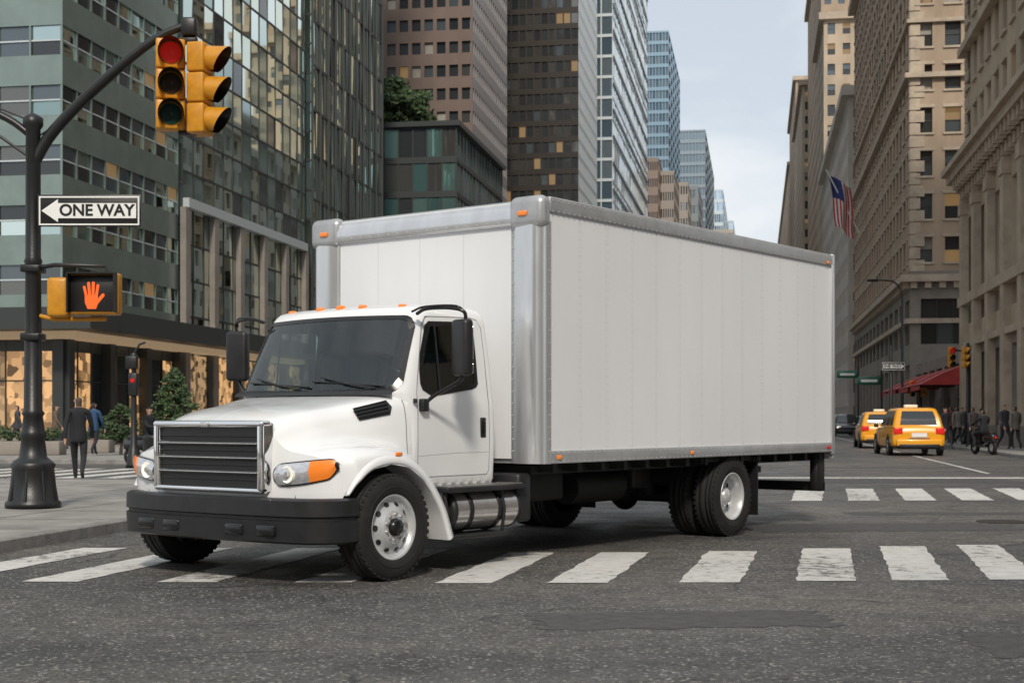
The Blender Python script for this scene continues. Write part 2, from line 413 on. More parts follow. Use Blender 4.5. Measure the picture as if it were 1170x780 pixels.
# hood with fenders
ARCH=[(-2.42,.70),(-2.34,.80),(-2.19,.895),(-1.97,.935),(-1.76,.905),(-1.58,.80),(-1.45,.66),(-1.34,.50),(-1.25,.28)]
def archz(x): return lerpt(ARCH,x)[0]
keys=[(-2.69,[(0,1.275,0),(.35,1.265,.0),(.58,1.238,.015),(.68,1.185,.035),(.74,1.11,.06),(.82,1.05,.085),(.95,1.022,.115),(1.09,.995,.155),(1.215,.93,.225),(1.26,.72,.265)]),
(-2.52,[(0,1.345,0),(.37,1.335,.0),(.62,1.305,.01),(.73,1.245,.02),(.79,1.16,.04),(.87,1.085,.06),(1.0,1.06,.08),(1.14,1.03,.10),(1.27,.945,.14),(1.31,.74,.16)]),
(-2.30,[(0,1.395,0),(.40,1.386,0),(.68,1.358,0),(.79,1.295,0),(.85,1.20,0),(.92,1.11,0),(1.05,1.085,0),(1.19,1.06,0),(1.30,.985,0),(1.33,.88,0)]),
(-2.02,[(0,1.435,0),(.43,1.427,0),(.73,1.40,0),(.84,1.335,0),(.90,1.23,0),(.96,1.13,0),(1.09,1.10,0),(1.23,1.075,0),(1.325,1.01,0),(1.345,.93,0)]),
(-1.70,[(0,1.485,0),(.47,1.48,0),(.82,1.458,0),(.93,1.395,0),(.97,1.27,0),(1.0,1.12,0),(1.09,1.07,0),(1.23,1.03,0),(1.325,.95,0),(1.345,.86,0)]),
(-1.40,[(0,1.53,0),(.5,1.525,0),(.90,1.505,0),(1.0,1.445,0),(1.035,1.3,0),(1.045,1.1,0),(1.06,.95,0),(1.20,.86,0),(1.315,.73,0),(1.34,.55,0)])]
prof=[crv([(x+p[2],p[0],p[1]) for p in pr],5) for x,pr in keys]
cols=[crv([pr[j] for pr in prof],7) for j in range(len(prof[0]))]
NS=len(cols[0]);NP=len(cols)
half=[]
for i in range(NS):
    row=[cols[j][i].copy() for j in range(NP)]
    xb=row[-1].x
    za=archz(xb)
    zt=row[-6].z
    for k in range(6):
        j=NP-6+k; row[j].z=zt+(za-zt)*(k/5)
    half.append(row)
def mir(p,s): return (p[0],YC-s*p[1],p[2])
for s,nm in((1,'hood_left'),(-1,'hood_right')):
    m=MB(); m.grid([[mir(p,s) for p in r] for r in half],white); m.obj(nm,T)
m=MB()
for s in(1,-1):
    fr=half[0]; rows=[]
    for t in(0,.08,.3,.6,1):
        rows.append([mir((p.x-( .018*math.sin(t*2.5)),p.y,p.z+(.66-p.z)*t),s) for p in fr])
    m.grid(rows,white)
    ap=crv([(x,0,z) for x,z in ARCH],5); rows=[]
    n=len(ap)
    for i,p in enumerate(ap):
        t=(ap[min(i+1,n-1)]-ap[max(i-1,0)]).normalized(); nr=Vector((-t.z,0,t.x))
        w=.075*min(1,.15+i/14); hh=-.035*max(0,1-i/6)
        rows.append([mir((p.x+nr.x*w,1.315+hh,p.z+nr.z*w),s),mir((p.x+nr.x*w*.9,1.338+hh,p.z+nr.z*w*.9),s),mir((p.x+nr.x*.02,1.352+hh,p.z+nr.z*.02),s),mir((p.x,1.347+hh,p.z),s),mir((p.x-nr.x*.004,1.325+hh,p.z-nr.z*.004),s),mir((p.x,1.06,p.z),s)])
    m.grid(rows,white)
    rows=[]
    for i,p in enumerate(ap):
        rows.append([mir((p.x,1.31,p.z+.012),s),mir((p.x,.80,p.z+.012),s)])
    m.grid(rows,frame_m)
    m.box((-2.5,min(YC-s*.8,YC-s*.82),.45),(-1.4,max(YC-s*.8,YC-s*.82),1.0),frame_m)
    m.grid([[mir((-1.40,1.0,.95),s),mir((-1.40,1.33,.60),s)],[mir((-1.26,1.0,.72),s),mir((-1.20,1.33,.28),s)]],white)
m.obj('fascia_and_flares',T)
m=MB()
rows=[]
for z,o in((1.50,.07),(1.535,.05),(1.545,.01)):
    rows.append([front(-.9+1.8*i/24,z,o) for i in range(25)])
m.grid(rows,black)
for s0,s1 in((.75,.15),(-.05,-.7)):
    m.tube([front(s0,1.56,.04),front((s0+s1)/2,1.60,.035),front(s1,1.66,.03)],.008,blackg)
    m.tube([front(s0+.08,1.575,.026),front(s1-.1,1.625,.022)],.007,blackg)
m.obj('cowl_and_wipers',T)
m=MB()
for s in(1,-1):
    a=[]
    for (x,z,h) in((-1.93,1.385,.865),(-1.60,1.455,.935),(-1.57,1.40,.975),(-1.60,1.335,.985),(-1.90,1.285,.915)): a.append(mir((x,h+.008,z),s))
    m.add(a,[(0,1,2,3,4)],blackg)
    for k in range(3):
        t=.25+.25*k
        p=Vector(a[0]).lerp(Vector(a[4]),t); q=Vector(a[1]).lerp(Vector(a[3]),t); m.tube([p,q],.011,black,n=6)
    m.tube([mir((p.x-.004,p.y+.002,p.z+.002),s) for p in half[-2][14:34]],.004,seam,6)
m.obj('hood_vents',T)
# grille: chrome surround with wide black slats
m=MB()
GC=1.37
g0,g1=GC-.65,GC+.65; gx=-2.765
m.box((-2.735,g0+.03,.72),(-2.68,g1-.03,1.24),signb)
def bar(y0,y1,z0,z1,mm,x0=gx,x1=-2.68,b=.02): m.bbox((x0,y0,z0),(x1,y1,z1),mm,b,4)
bar(g0-.02,g1+.02,1.225,1.285,chrome,gx-.01,-2.66,.03); bar(g0,g1,.705,.75,chrome,gx-.005)
bar(g0-.02,g0+.055,.715,1.27,chrome,gx-.008,-2.62,.035); bar(g1-.055,g1+.02,.715,1.27,chrome,gx-.008,-2.62,.035)
for z in(.87,.985,1.10): 
    m.bbox((gx+.0,g0+.05,z-.020),(-2.69,g1-.05,z+.020),gridd,.018,4)
    m.bbox((gx-.003,g0+.05,z-.004),(gx+.01,g1-.05,z+.005),steel,.003,2)
for z in(.812,.928,1.043,1.16):
    m.bbox((gx+.018,g0+.05,z-.005),(-2.69,g1-.05,z+.005),black,.004,2)
m.bbox((gx-.022,GC-.05,1.230),(gx-.006,GC+.05,1.272),steel,.007,2)
m.obj('grille',T)
m=MB()
fr=half[0]
def fp(h,off):
    for a,b in zip(fr,fr[1:]):
        if a.y<=h<=b.y:
            t=(h-a.y)/(b.y-a.y); return a.x+(b.x-a.x)*t-off
    return fr[-1].x-off
def hpatch(s,h0,h1,off,mm,g=0):
    rows=[]
    for j in range(7):
        row=[]
        for h in [h0+(h1-h0)*i/16 for i in range(17)]:
            q=max(0,min(1,(h-.74)/.505))
            zb=.775+.075*q*q; zt=.935+.05*q
            k=.04*max(0,1-q/.08)**2; zb+=k; zt-=k
            k=.07*max(0,(q-.86)/.14)**2; zb+=k; zt-=k*.2
            zb-=g; zt+=g
            z=zb+(zt-zb)*j/6
            row.append(mir((fp(h,off+.018*math.sin(math.pi*j/6)+.012),h,z),s))
        rows.append(row)
    m.grid(rows,mm)
for s in(1,-1):
    hpatch(s,.728,1.252,.018,blackg,.010); hpatch(s,.742,1.05,.03,hl); hpatch(s,1.05,1.238,.03,orange)
    cx=fp(.88,.055)
    m.lathe([(0,.001),(.003,.05),(.012,.062),(.012,.068)],mir((cx,.86,.862),s),(-1,0,0),hl2,20)
    m.cyl(mir((cx-.01,.86,.862),s),mir((cx-.02,.86,.862),s),.022,chrome)
    y=YC-s*1.335
    m.bbox((-1.92,y,1.0),(-1.84,y-s*.012,1.03),orange,.004,1)
m.obj('headlights',T)
m=MB()
YB=1.32
BP=[(-2.36,1.27),(-2.50,1.265),(-2.64,1.20),(-2.76,1.04),(-2.82,.7),(-2.845,.35),(-2.85,0)]
pl=[(x,h) for x,h in BP]; pl=pl+[(x,-h) for x,h in reversed(BP[:-1])]
pl=[(p.x,p.y) for p in crv([(x,h,0) for x,h in pl],4)]
sec=[(.0,.345),(.02,.33),(.13,.33),(.13,.68),(.02,.68),(-.006,.665),(-.010,.545),(.012,.535),(.012,.515),(-.010,.505)]
rows=[]
for i,(x,h) in enumerate(pl):
    a=pl[max(i-1,0)];b=pl[min(i+1,len(pl)-1)]; t=Vector((b[0]-a[0],b[1]-a[1])).normalized(); nn=Vector((-t.y,t.x))
    if nn.dot(Vector((-2.0-x,0-h)))<0: nn=-nn
    rows.append([(x+nn.x*o,YB-(h+nn.y*o),z) for o,z in sec+[sec[0]]])
for q in range(len(sec)): m.grid([[r[q],r[q+1]] for r in rows],black)
for e in(0,-1): m.add(rows[e][:-1],[tuple(range(len(sec)))],black)
for s in(1,-1):
    for h0 in(.28,.62):
        x=-2.862+.02*(h0>.5)
        m.bbox((x,YB-s*h0,.385),(x+.06,YB-s*(h0+.2),.475),blackg,.015,2)
m.box((-2.6,.5,.42),(-2.5,2.3,.7),frame_m)
m.obj('front_bumper',T)
m=MB()
m.cyl((-1.0,.36,.50),(-.12,.36,.50),.185,steel,n=36)
m.lathe([(0,.19),(.03,.19),(.05,.16),(.06,.001)],(-.13,.36,.5),(1,0,0),black,28)
m.lathe([(0,.19),(.03,.19),(.05,.16),(.06,.001)],(-.99,.36,.5),(-1,0,0),black,28)
for x in(-.8,-.4): m.lathe([(-.022,.187),(-.022,.194),(.022,.194),(.022,.187)],(x,.36,.5),(1,0,0),blackg,36)
m.bbox((-1.18,.13,.665),(-.06,.45,.715),black,.012,2)
m.bbox((-1.18,.15,.26),(-.30,.42,.30),black,.012,2)
for x in(-1.14,-.35): m.tube([(x,.22,.70),(x-.0,.17,.5),(x,.2,.28)],.016,black)
m.bbox((-1.18,.2,.3),(-1.10,.6,.72),black,.015,2)
m.bbox((-.10,.2,.36),(.10,.62,.80),black,.03,2)
for k in range(9): m.box((-1.13+k*.12,.14,.715),(-1.08+k*.12,.4,.722),steel)
m.cyl((-1.0,2.45,.50),(-.12,2.45,.50),.2,steel,n=24)
m.obj('fuel_tank_and_steps',T)
m=MB(); m.box((-.21,.9,.74),(-.01,1.9,.8),frame_m); m.tube([(-.2,.7,1.4),(-.08,.6,1.1),(-.02,.8,.8)],.015,frame_m); m.obj('air_lines',T)
m=MB()
def mirror(sg):
    y=lambda v: YC-sg*v
    M=Matrix.Translation((-1.14,y(1.40),0))@Matrix.Rotation(R(-18*sg),4,'Z')
    m.bbox((-.06,-.115,1.66),(.045,.115,2.14),black,.04,4,M)
    m.bbox((.04,-.09,1.80),(.05,.09,2.10),chrome,.004,1,M); m.bbox((.04,-.09,1.68),(.05,.09,1.77),chrome,.004,1,M)
    m.tube(crv([(-1.22,y(.955),2.2),(-1.24,y(1.08),2.235),(-1.20,y(1.3),2.235),(-1.15,y(1.42),2.2),(-1.13,y(1.42),2.10)],5),.016,blackg)
    m.tube(crv([(-1.28,y(.95),2.215),(-1.28,y(1.1),2.25),(-1.18,y(1.36),2.25),(-1.13,y(1.42),2.18)],5),.010,blackg)
    m.tube(crv([(-1.14,y(1.41),1.70),(-1.14,y(1.36),1.62),(-1.22,y(1.16),1.50),(-1.25,y(1.06),1.42)],5),.017,blackg)
    m.bbox((-1.29,y(1.03),1.36),(-1.21,y(1.09),1.47),black,.012,2)
mirror(1); mirror(-1)
m.obj('mirrors',T)

# ================================================================ GROUND
def road_mat():
    mt=bpy.data.materials.new('asphalt'); mt.use_nodes=True; nt=mt.node_tree; N=nt.nodes; L=nt.links
    b=N['Principled BSDF']; tc=N.new('ShaderNodeTexCoord')
    def noise(sc_,det=6,rough=.6,vec=None):
        n=N.new('ShaderNodeTexNoise'); n.inputs['Scale'].default_value=sc_; n.inputs['Detail'].default_value=det; n.inputs['Roughness'].default_value=rough
        L.new(vec or tc.outputs['Object'],n.inputs['Vector']); return n
    def ramp(src,p0,c0,p1,c1):
        r=N.new('ShaderNodeValToRGB'); r.color_ramp.elements[0].position=p0; r.color_ramp.elements[0].color=(*c0,1)
        r.color_ramp.elements[1].position=p1; r.color_ramp.elements[1].color=(*c1,1); L.new(src,r.inputs[0]); return r
    def mix(t,f,a,bb):
        x=N.new('ShaderNodeMix'); x.data_type='RGBA'; x.blend_type=t
        if isinstance(f,float): x.inputs[0].default_value=f
        else: L.new(f,x.inputs[0])
        L.new(a,x.inputs[6]); 
        if isinstance(bb,tuple): x.inputs[7].default_value=(*bb,1)
        else: L.new(bb,x.inputs[7])
        return x.outputs[2]
    mp=N.new('ShaderNodeMapping'); mp.inputs['Scale'].default_value=(.5,1.0,1); L.new(tc.outputs['Object'],mp.inputs[0])
    big=ramp(noise(.28,6,.62,mp.outputs[0]).outputs['Fac'],.38,(.055,.055,.057),.64,(.130,.121,.111))
    mid=ramp(noise(3,6,.7).outputs['Fac'],.3,(.66,.66,.66),.72,(1.22,1.22,1.22))
    c=mix('MULTIPLY',1.0,big.outputs[0],mid.outputs[0])
    v=N.new('ShaderNodeTexVoronoi'); v.inputs['Scale'].default_value=60; L.new(tc.outputs['Object'],v.inputs['Vector'])
    sp=N.new('ShaderNodeSeparateColor'); L.new(v.outputs['Color'],sp.inputs[0])
    ag=ramp(sp.outputs[0],.0,(.40,.40,.40),1,(1.65,1.62,1.56))
    c=mix('MULTIPLY',.9,c,ag.outputs[0])
    hi=ramp(sp.outputs[1],.93,(0,0,0),.96,(1,1,1))
    c=mix('MIX',hi.outputs[0],c,(.30,.285,.26))
    dn=noise(1.3,4,.6); dm=N.new('ShaderNodeVectorMath'); dm.operation='MULTIPLY_ADD'; dm.inputs[1].default_value=(1.2,1.2,0)
    L.new(dn.outputs['Color'],dm.inputs[0]); L.new(tc.outputs['Object'],dm.inputs[2])
    vc=N.new('ShaderNodeTexVoronoi'); vc.feature='DISTANCE_TO_EDGE'; vc.inputs['Scale'].default_value=.33; L.new(dm.outputs[0],vc.inputs['Vector'])
    cr=ramp(vc.outputs['Distance'],.003,(1,1,1),.009,(0,0,0))
    gate=ramp(noise(.5,2).outputs['Fac'],.5,(0,0,0),.56,(1,1,1))
    cg=mix('MULTIPLY',1.0,cr.outputs[0],gate.outputs[0])
    c=mix('MIX',cg,c,(.03,.03,.03))
    oi=ramp(noise(.9,3).outputs['Fac'],.60,(1,1,1),.72,(.66,.66,.66)); c=mix('MULTIPLY',1.0,c,oi.outputs[0])
    L.new(c,b.inputs['Base Color'])
    rr=ramp(noise(1.2,3).outputs['Fac'],.35,(.42,.42,.42),.65,(.75,.75,.75)); L.new(rr.outputs[0],b.inputs['Roughness'])
    bp=N.new('ShaderNodeBump'); bp.inputs['Strength'].default_value=.6; bp.inputs['Distance'].default_value=.010
    L.new(v.outputs['Distance'],bp.inputs['Height']); L.new(bp.outputs[0],b.inputs['Normal'])
    return mt
asph=road_mat()
m=MB(); m.quad((-3000,-3000,-.006),(3000,-3000,-.006),(3000,3000,-.006),(-3000,3000,-.006),mat('ground_asphalt',(.08,.08,.08),.8,var=.3,vscale=.3)); m.obj('ground')
m=MB(); m.quad((-120,-60,0),(120,-60,0),(160,700,0),(-60,700,0),asph); m.obj('road')
tar=mat('tar_patch',(.085,.083,.082),.6,var=.45,vscale=9,bump=.6,bscale=60)
m=MB()
def blob(cx,cy,w,h,rot,k=26,z=.0022):
    pts=[]
    for i in range(k*4):
        t=i/(k*4)*4; sd=int(t); f=t-sd
        p=[(-w/2+w*f,-h/2),(w/2,-h/2+h*f),(w/2-w*f,h/2),(-w/2,h/2-h*f)][sd]
        j=.035*math.sin(i*.9+cx*7)+.03*random.uniform(-1,1)
        x=p[0]*(1+j*.15)+j*(1 if sd in(1,3) else 0); y=p[1]+j*(1 if sd in(0,2) else 0)
        pts.append((cx+x*math.cos(rot)-y*math.sin(rot),cy+x*math.sin(rot)+y*math.cos(rot),z))
    m.add(pts,[tuple(range(len(pts)))],tar)
for a in((1.1,9.35,1.9,.75,.10),(3.3,8.3,1.3,.9,-.05),(4.4,17.3,3.2,1.2,.1),(6.6,19.8,4.0,.6,.02),(8,30,5,2,.1),(-4,21,2,1.1,.1)): blob(*a)
m.obj('road_repair_patches')
def paint_mat():
    mt=bpy.data.materials.new('road_paint'); mt.use_nodes=True; nt=mt.node_tree;N=nt.nodes;L=nt.links;b=N['Principled BSDF']
    tc=N.new('ShaderNodeTexCoord')
    n=N.new('ShaderNodeTexNoise'); n.inputs['Scale'].default_value=7; n.inputs['Detail'].default_value=8; n.inputs['Roughness'].default_value=.75; L.new(tc.outputs['Object'],n.inputs['Vector'])
    n3=N.new('ShaderNodeTexNoise'); n3.inputs['Scale'].default_value=.6; n3.inputs['Detail'].default_value=2; L.new(tc.outputs['Object'],n3.inputs['Vector'])
    ad=N.new('ShaderNodeMath'); ad.operation='MULTIPLY_ADD'; ad.inputs[1].default_value=.45; L.new(n3.outputs['Fac'],ad.inputs[0]); L.new(n.outputs['Fac'],ad.inputs[2])
    r=N.new('ShaderNodeValToRGB'); e=r.color_ramp.elements; e[0].position=.585; e[0].color=(.15,.145,.135,1); e[1].position=.66; e[1].color=(.50,.49,.465,1)
    x=r.color_ramp.elements.new(.9); x.color=(.64,.63,.60,1)
    L.new(ad.outputs[0],r.inputs[0]); L.new(r.outputs[0],b.inputs['Base Color']); b.inputs['Roughness'].default_value=.7
    v=N.new('ShaderNodeTexVoronoi'); v.inputs['Scale'].default_value=60; L.new(tc.outputs['Object'],v.inputs['Vector'])
    bp=N.new('ShaderNodeBump'); bp.inputs['Strength'].default_value=.35; bp.inputs['Distance'].default_value=.006; L.new(v.outputs['Distance'],bp.inputs['Height']); L.new(bp.outputs[0],b.inputs['Normal'])
    return mt
pm=paint_mat()
def stripe(mb,x,y,w,L_,k=.221,z=.0045):
    n=14; l=[];r=[]
    for i in range(n+1):
        t=i/n; j=lambda: random.uniform(-.014,.014)
        l.append((x+k*L_*t+j(),y+L_*t,z)); r.append((x+w+k*L_*t+j(),y+L_*t,z))
    mb.grid([l,r],pm,False)
m=MB()
for x,w,y,L_ in((-6.0,.45,11.7,2.8),(-4.95,.45,11.6,2.9),(-3.92,.46,11.5,3.0),(-2.82,.46,11.47,3.0),(-1.72,.46,11.45,2.9),(-.61,.45,11.4,2.6),(.28,.48,11.42,2.6),(1.32,.49,11.45,2.7),(2.27,.48,11.55,2.9),(3.06,.45,11.6,3.1),(3.86,.43,11.65,3.2),(4.66,.43,11.7,3.2),(5.5,.43,11.7,3.2)):
    stripe(m,x,y,w,L_)
m.obj('crosswalk')
m=MB()
for i in range(9): stripe(m,4.4+i*.92,22.8+.05*i,.5,3.9)
m.obj('crosswalk')
m=MB()
for i in range(7): stripe(m,-14.5+i*1.0,29.0,.5,8.5,.17)
m.obj('crosswalk')
K=.1697
kx=lambda off,y: off+K*y
m=MB()
def lane(off,y0,y1,w=.12): 
    m.quad((off+.1697*y0,y0,.0045),(off+w+.1697*y0,y0,.0045),(off+w+.1697*y1,y1,.0045),(off+.1697*y1,y1,.0045),pm)
for k in range(14): lane(1.9,46+k*9,49+k*9); lane(-1.6,46+k*9,49+k*9)
lane(5.4,34,200)
m.quad((.5,31.5,.0045),(13.5,31.2,.0045),(13.6,31.8,.0045),(.6,32.1,.0045),pm)
m.obj('road_markings')
m=MB(); m.cyl((6.2,18.2,.0),(6.2,18.2,.008),.34,mat('iron',(.05,.045,.04),.5,metal=.6,bump=.6,bscale=30),n=28,smooth=False); m.obj('manhole_cover')
conc=mat('sidewalk_concrete',(.32,.305,.285),.85,var=.4,vscale=1.2,bump=.2,bscale=30)
kerbm=mat('kerb_stone',(.27,.26,.25),.8,var=.4,vscale=4,bump=.2,bscale=20)
joint=mat('joint_dark',(.09,.09,.09),.9)
def sidewalk(name,poly,joints=None):
    m=MB(); n=len(poly); H=.13
    inn=[]
    for i in range(n):
        a=Vector(poly[i-1]);b=Vector(poly[i]);d=Vector(poly[(i+1)%n])
        t1=(b-a).normalized();t2=(d-b).normalized(); n1=Vector((-t1.y,t1.x));n2=Vector((-t2.y,t2.x)); nn=(n1+n2).normalized()
        q=b+nn*.16/max(.5,nn.dot(n1)); 
        inn.append(q)
    m.add([(p[0],p[1],H-.012) for p in inn],[tuple(range(n))],conc)
    for i in range(n):
        j=(i+1)%n; a,b,c_,d=poly[i],poly[j],inn[j],inn[i]
        m.quad((a[0],a[1],-.004),(b[0],b[1],-.004),(b[0],b[1],H-.015),(a[0],a[1],H-.015),kerbm)
        m.quad((a[0],a[1],H-.015),(b[0],b[1],H-.015),(b[0]+(c_[0]-b[0])*.12,b[1]+(c_[1]-b[1])*.12,H),(a[0]+(d[0]-a[0])*.12,a[1]+(d[1]-a[1])*.12,H),kerbm)
        m.quad((b[0]+(c_[0]-b[0])*.12,b[1]+(c_[1]-b[1])*.12,H),(a[0]+(d[0]-a[0])*.12,a[1]+(d[1]-a[1])*.12,H),(d[0],d[1],H),(c_[0],c_[1],H),kerbm)
        m.quad((d[0],d[1],H),(c_[0],c_[1],H),(c_[0],c_[1],H-.014),(d[0],d[1],H-.014),joint)
    if joints:
        for (x0,y0,x1,y1) in joints:
            t=Vector((x1-x0,y1-y0)).normalized()*.008; 
            m.quad((x0-t.y,y0+t.x,H-.009),(x0+t.y,y0-t.x,H-.009),(x1+t.y,y1-t.x,H-.009),(x1-t.y,y1+t.x,H-.009),joint)
    return m.obj(name)
cr_=[(kx(-7.3,y),y) for y in(-40,10,20,24.2)]+[(kx(-7.3,26)-.35,26.2),(kx(-7.3,27.2)-1.3,27.4),(kx(-7.3,28)-2.8,28.1)]+[(-60,33),(-60,-40)]
J=[(-30,5.0+i*1.5,kx(-7.5,5+i*1.5)-.2,5.0+i*1.5) for i in range(14)]
for i in range(10): J.append((kx(-9-i*1.6,3),3,kx(-9-i*1.6,26.5),26.5))
sidewalk('sidewalk',cr_,J)
far=[(-80,46),(kx(-10.5,40.3),40.8),(kx(-8.4,41),41.2),(kx(-7.4,43),43.2),(kx(-7.3,46),46),(kx(-7.3,700),700),(-80,700)]
J=[(-50,47+i*2.2,kx(-8,44+i*2.2),47+i*2.2) for i in range(9)]
sidewalk('sidewalk',far,J)
rt=[(kx(8.5,700),700),(kx(8.5,48),48),(kx(8.7,45.5),45.5),(kx(9.6,44),43.6),(kx(12,43),42.6),(90,36),(220,700)]
J=[(kx(8.7,46+i*2),46+i*2,kx(30,46+i*2),46+i*2) for i in range(12)]
sidewalk('sidewalk',rt,J)

# ================================================================ BUILDINGS
D=Vector((.1673,.9859)); FRd=Vector((.9859,-.1673)); NF=Vector((-.1673,-.9859))
def facade(mb,o,d,n,W,z0,z1,nx,ny,fw=.6,fh=.6,dep=.25,wall=None,glasses=None,split=(1,1),jit=0,sill=None,lint=None,vo=.5,mull=None):
    cw=W/nx; ch=(z1-z0)/ny
    dx,dy=d;nx_,ny_=n;ox,oy=o
    def P(a,z,e): return (ox+dx*a-nx_*e,oy+dy*a-ny_*e,z)
    ww=cw*fw; wh=ch*fh
    for j in range(ny):
        zb=z0+j*ch; wz0=zb+(ch-wh)*vo; wz1=wz0+wh
        mb.quad(P(0,zb,0),P(W,zb,0),P(W,wz0,0),P(0,wz0,0),wall)
        mb.quad(P(0,wz1,0),P(W,wz1,0),P(W,zb+ch,0),P(0,zb+ch,0),wall)
        for i in range(nx):
            a=i*cw; a0=a+(cw-ww)/2; a1=a0+ww
            mb.quad(P(a,wz0,0),P(a0,wz0,0),P(a0,wz1,0),P(a,wz1,0),wall)
            mb.quad(P(a1,wz0,0),P(a+cw,wz0,0),P(a+cw,wz1,0),P(a1,wz1,0),wall)
            for (p,q) in(((a0,wz0),(a1,wz0)),((a1,wz0),(a1,wz1)),((a1,wz1),(a0,wz1)),((a0,wz1),(a0,wz0))):
                mb.quad(P(p[0],p[1],0),P(q[0],q[1],0),P(q[0],q[1],dep),P(p[0],p[1],dep),wall)
            sx,sy=split
            for u in range(sx):
                for v in range(sy):
                    b0=a0+ww*u/sx;b1=a0+ww*(u+1)/sx;c0=wz0+wh*v/sy;c1=wz0+wh*(v+1)/sy
                    g=random.choice(glasses); j1=random.uniform(-jit,jit);j2=random.uniform(-jit,jit)
                    mb.quad(P(b0,c0,dep-.012+j1+j2),P(b1,c0,dep-.012-j1+j2),P(b1,c1,dep-.012-j1-j2),P(b0,c1,dep-.012+j1-j2),g)
            mm=mull or wall; t=.035 if cw>1.2 else .02
            for u in range(1,sx):
                b=a0+ww*u/sx; mb.quad(P(b-t,wz0,dep-.07),P(b+t,wz0,dep-.07),P(b+t,wz1,dep-.07),P(b-t,wz1,dep-.07),mm)
            for v in range(1,sy):
                c=wz0+wh*v/sy; mb.quad(P(a0,c-t,dep-.075),P(a1,c-t,dep-.075),P(a1,c+t,dep-.075),P(a0,c+t,dep-.075),mm)
            if sill:
                obox(mb,o,d,n,a0-.12,a1+.12,wz0-.16,wz0-.01,.12,sill)
            if lint:
                obox(mb,o,d,n,a0-.15,a1+.15,wz1+.01,wz1+.22,.08,lint)
def obox(mb,o,d,n,a0,a1,z0,z1,out,m_,inn=.02):
    def P(a,z,e): return (o[0]+d[0]*a+n[0]*e,o[1]+d[1]*a+n[1]*e,z)
    vs=[P(a0,z0,-inn),P(a1,z0,-inn),P(a1,z0,out),P(a0,z0,out),P(a0,z1,-inn),P(a1,z1,-inn),P(a1,z1,out),P(a0,z1,out)]
    mb.add(vs,[(0,3,2,1),(4,5,6,7),(0,1,5,4),(1,2,6,5),(2,3,7,6),(3,0,4,7)],m_)
def bld(name,side,cx,cy,wf,ws,zt,fspec,sspec,body,z0=0,cornice=None,cs=.5,extra=None):
    e=empty(name,(cx,cy,0))
    sg=-1 if side=='L' else 1
    fd=FRd*sg; sd=D; ns=Vector((.9859,-.1673))*(-sg)
    m=MB()
    ins=.5
    c0=-NF*ins*1.0+fd*ins; 
    pts=[c0, c0+fd*(wf-2*ins), c0+fd*(wf-2*ins)+sd*(ws-2*ins), c0+sd*(ws-2*ins)]
    zz=zt-.05
    vs=[(p.x,p.y,0) for p in pts]+[(p.x,p.y,zz) for p in pts]
    m.add(vs,[(0,1,5,4),(1,2,6,5),(2,3,7,6),(3,0,4,7),(4,5,6,7)],body)
    far_=sd*ws
    m.quad((far_.x,far_.y,0),(far_.x+fd.x*wf,far_.y+fd.y*wf,0),(far_.x+fd.x*wf,far_.y+fd.y*wf,zt),(far_.x,far_.y,zt),body)
    f_=fd*wf
    m.quad((f_.x,f_.y,0),(f_.x+far_.x,f_.y+far_.y,0),(f_.x+far_.x,f_.y+far_.y,zt),(f_.x,f_.y,zt),body)
    m.quad((0,0,zt-.02),(fd.x*wf,fd.y*wf,zt-.02),(fd.x*wf+far_.x,fd.y*wf+far_.y,zt-.02),(far_.x,far_.y,zt-.02),body)
    if cornice:
        obox(m,(0,0),fd,NF,-cs,wf,zt-cs*.3,zt+cs*1.1,cs,cornice); obox(m,(0,0),sd,ns,-cs+.003,ws,zt-cs*.3+.003,zt+cs*1.1-.003,cs-.003,cornice)
    m.obj('core',e)
    m=MB(); facade(m,(0,0),fd,NF,wf,z0,zt,**fspec); m.obj('front_facade',e)
    m=MB(); facade(m,(0,0),sd,ns,ws,z0,zt,**sspec); m.obj('street_facade',e)
    if extra:
        m=MB(); extra(m,fd,sd,ns); m.obj('details',e)
    return e
def gm(n,c,r=.06,me=.55,**k): return mat(n,c,r,metal=me,**k)
wd=[mat('window_dark',(.02,.025,.028),.06,spec=.8),mat('window_dark2',(.04,.045,.047),.1,spec=.8,metal=.2),mat('window_blue',(.11,.135,.15),.07,spec=.9,metal=.45)]
blind=mat('window_blind',(.32,.30,.26),.6,var=.2,vscale=3)
lit=mat('window_lit',(.3,.2,.1),.5,emis=(1,.62,.28),estr=.24)
litd=mat('window_lit_dim',(.12,.09,.05),.3,emis=(1,.6,.25),estr=.16)
wres=wd*4+[blind]*2+[litd]
greens=[gm('glass_green1',(.52,.63,.60),.03,.95),gm('glass_green2',(.70,.80,.75),.02,1.0),gm('glass_green3',(.32,.42,.40),.05,.85),gm('glass_green4',(.66,.72,.62),.02,1.0)]
darkg=[gm('glass_dk1',(.12,.13,.135),.05,.75),gm('glass_dk2',(.18,.18,.17),.05,.75),gm('glass_dk3',(.07,.075,.08),.07,.6)]
blues=[gm('glass_bl1',(.48,.62,.72),.06,.85),gm('glass_bl2',(.60,.72,.80),.06,.85),gm('glass_bl3',(.34,.49,.60),.06,.85)]
teal=[gm('glass_teal1',(.20,.36,.35),.06,.8),gm('glass_teal2',(.28,.46,.43),.06,.8)]
mulld=mat('mullion_dark',(.05,.055,.055),.45,metal=.4)
mulll=mat('mullion_light',(.52,.56,.58),.4,metal=.3)
spg=mat('spandrel_green',(.25,.31,.285),.18,var=.2,vscale=.6,metal=.5)
brown=mat('brown_granite',(.16,.11,.087),.6,var=.2,vscale=.5)
stone1=mat('limestone_tan',(.50,.40,.295),.8,var=.28,vscale=.35,bump=.3,bscale=6,stretch=(1,1,.4))
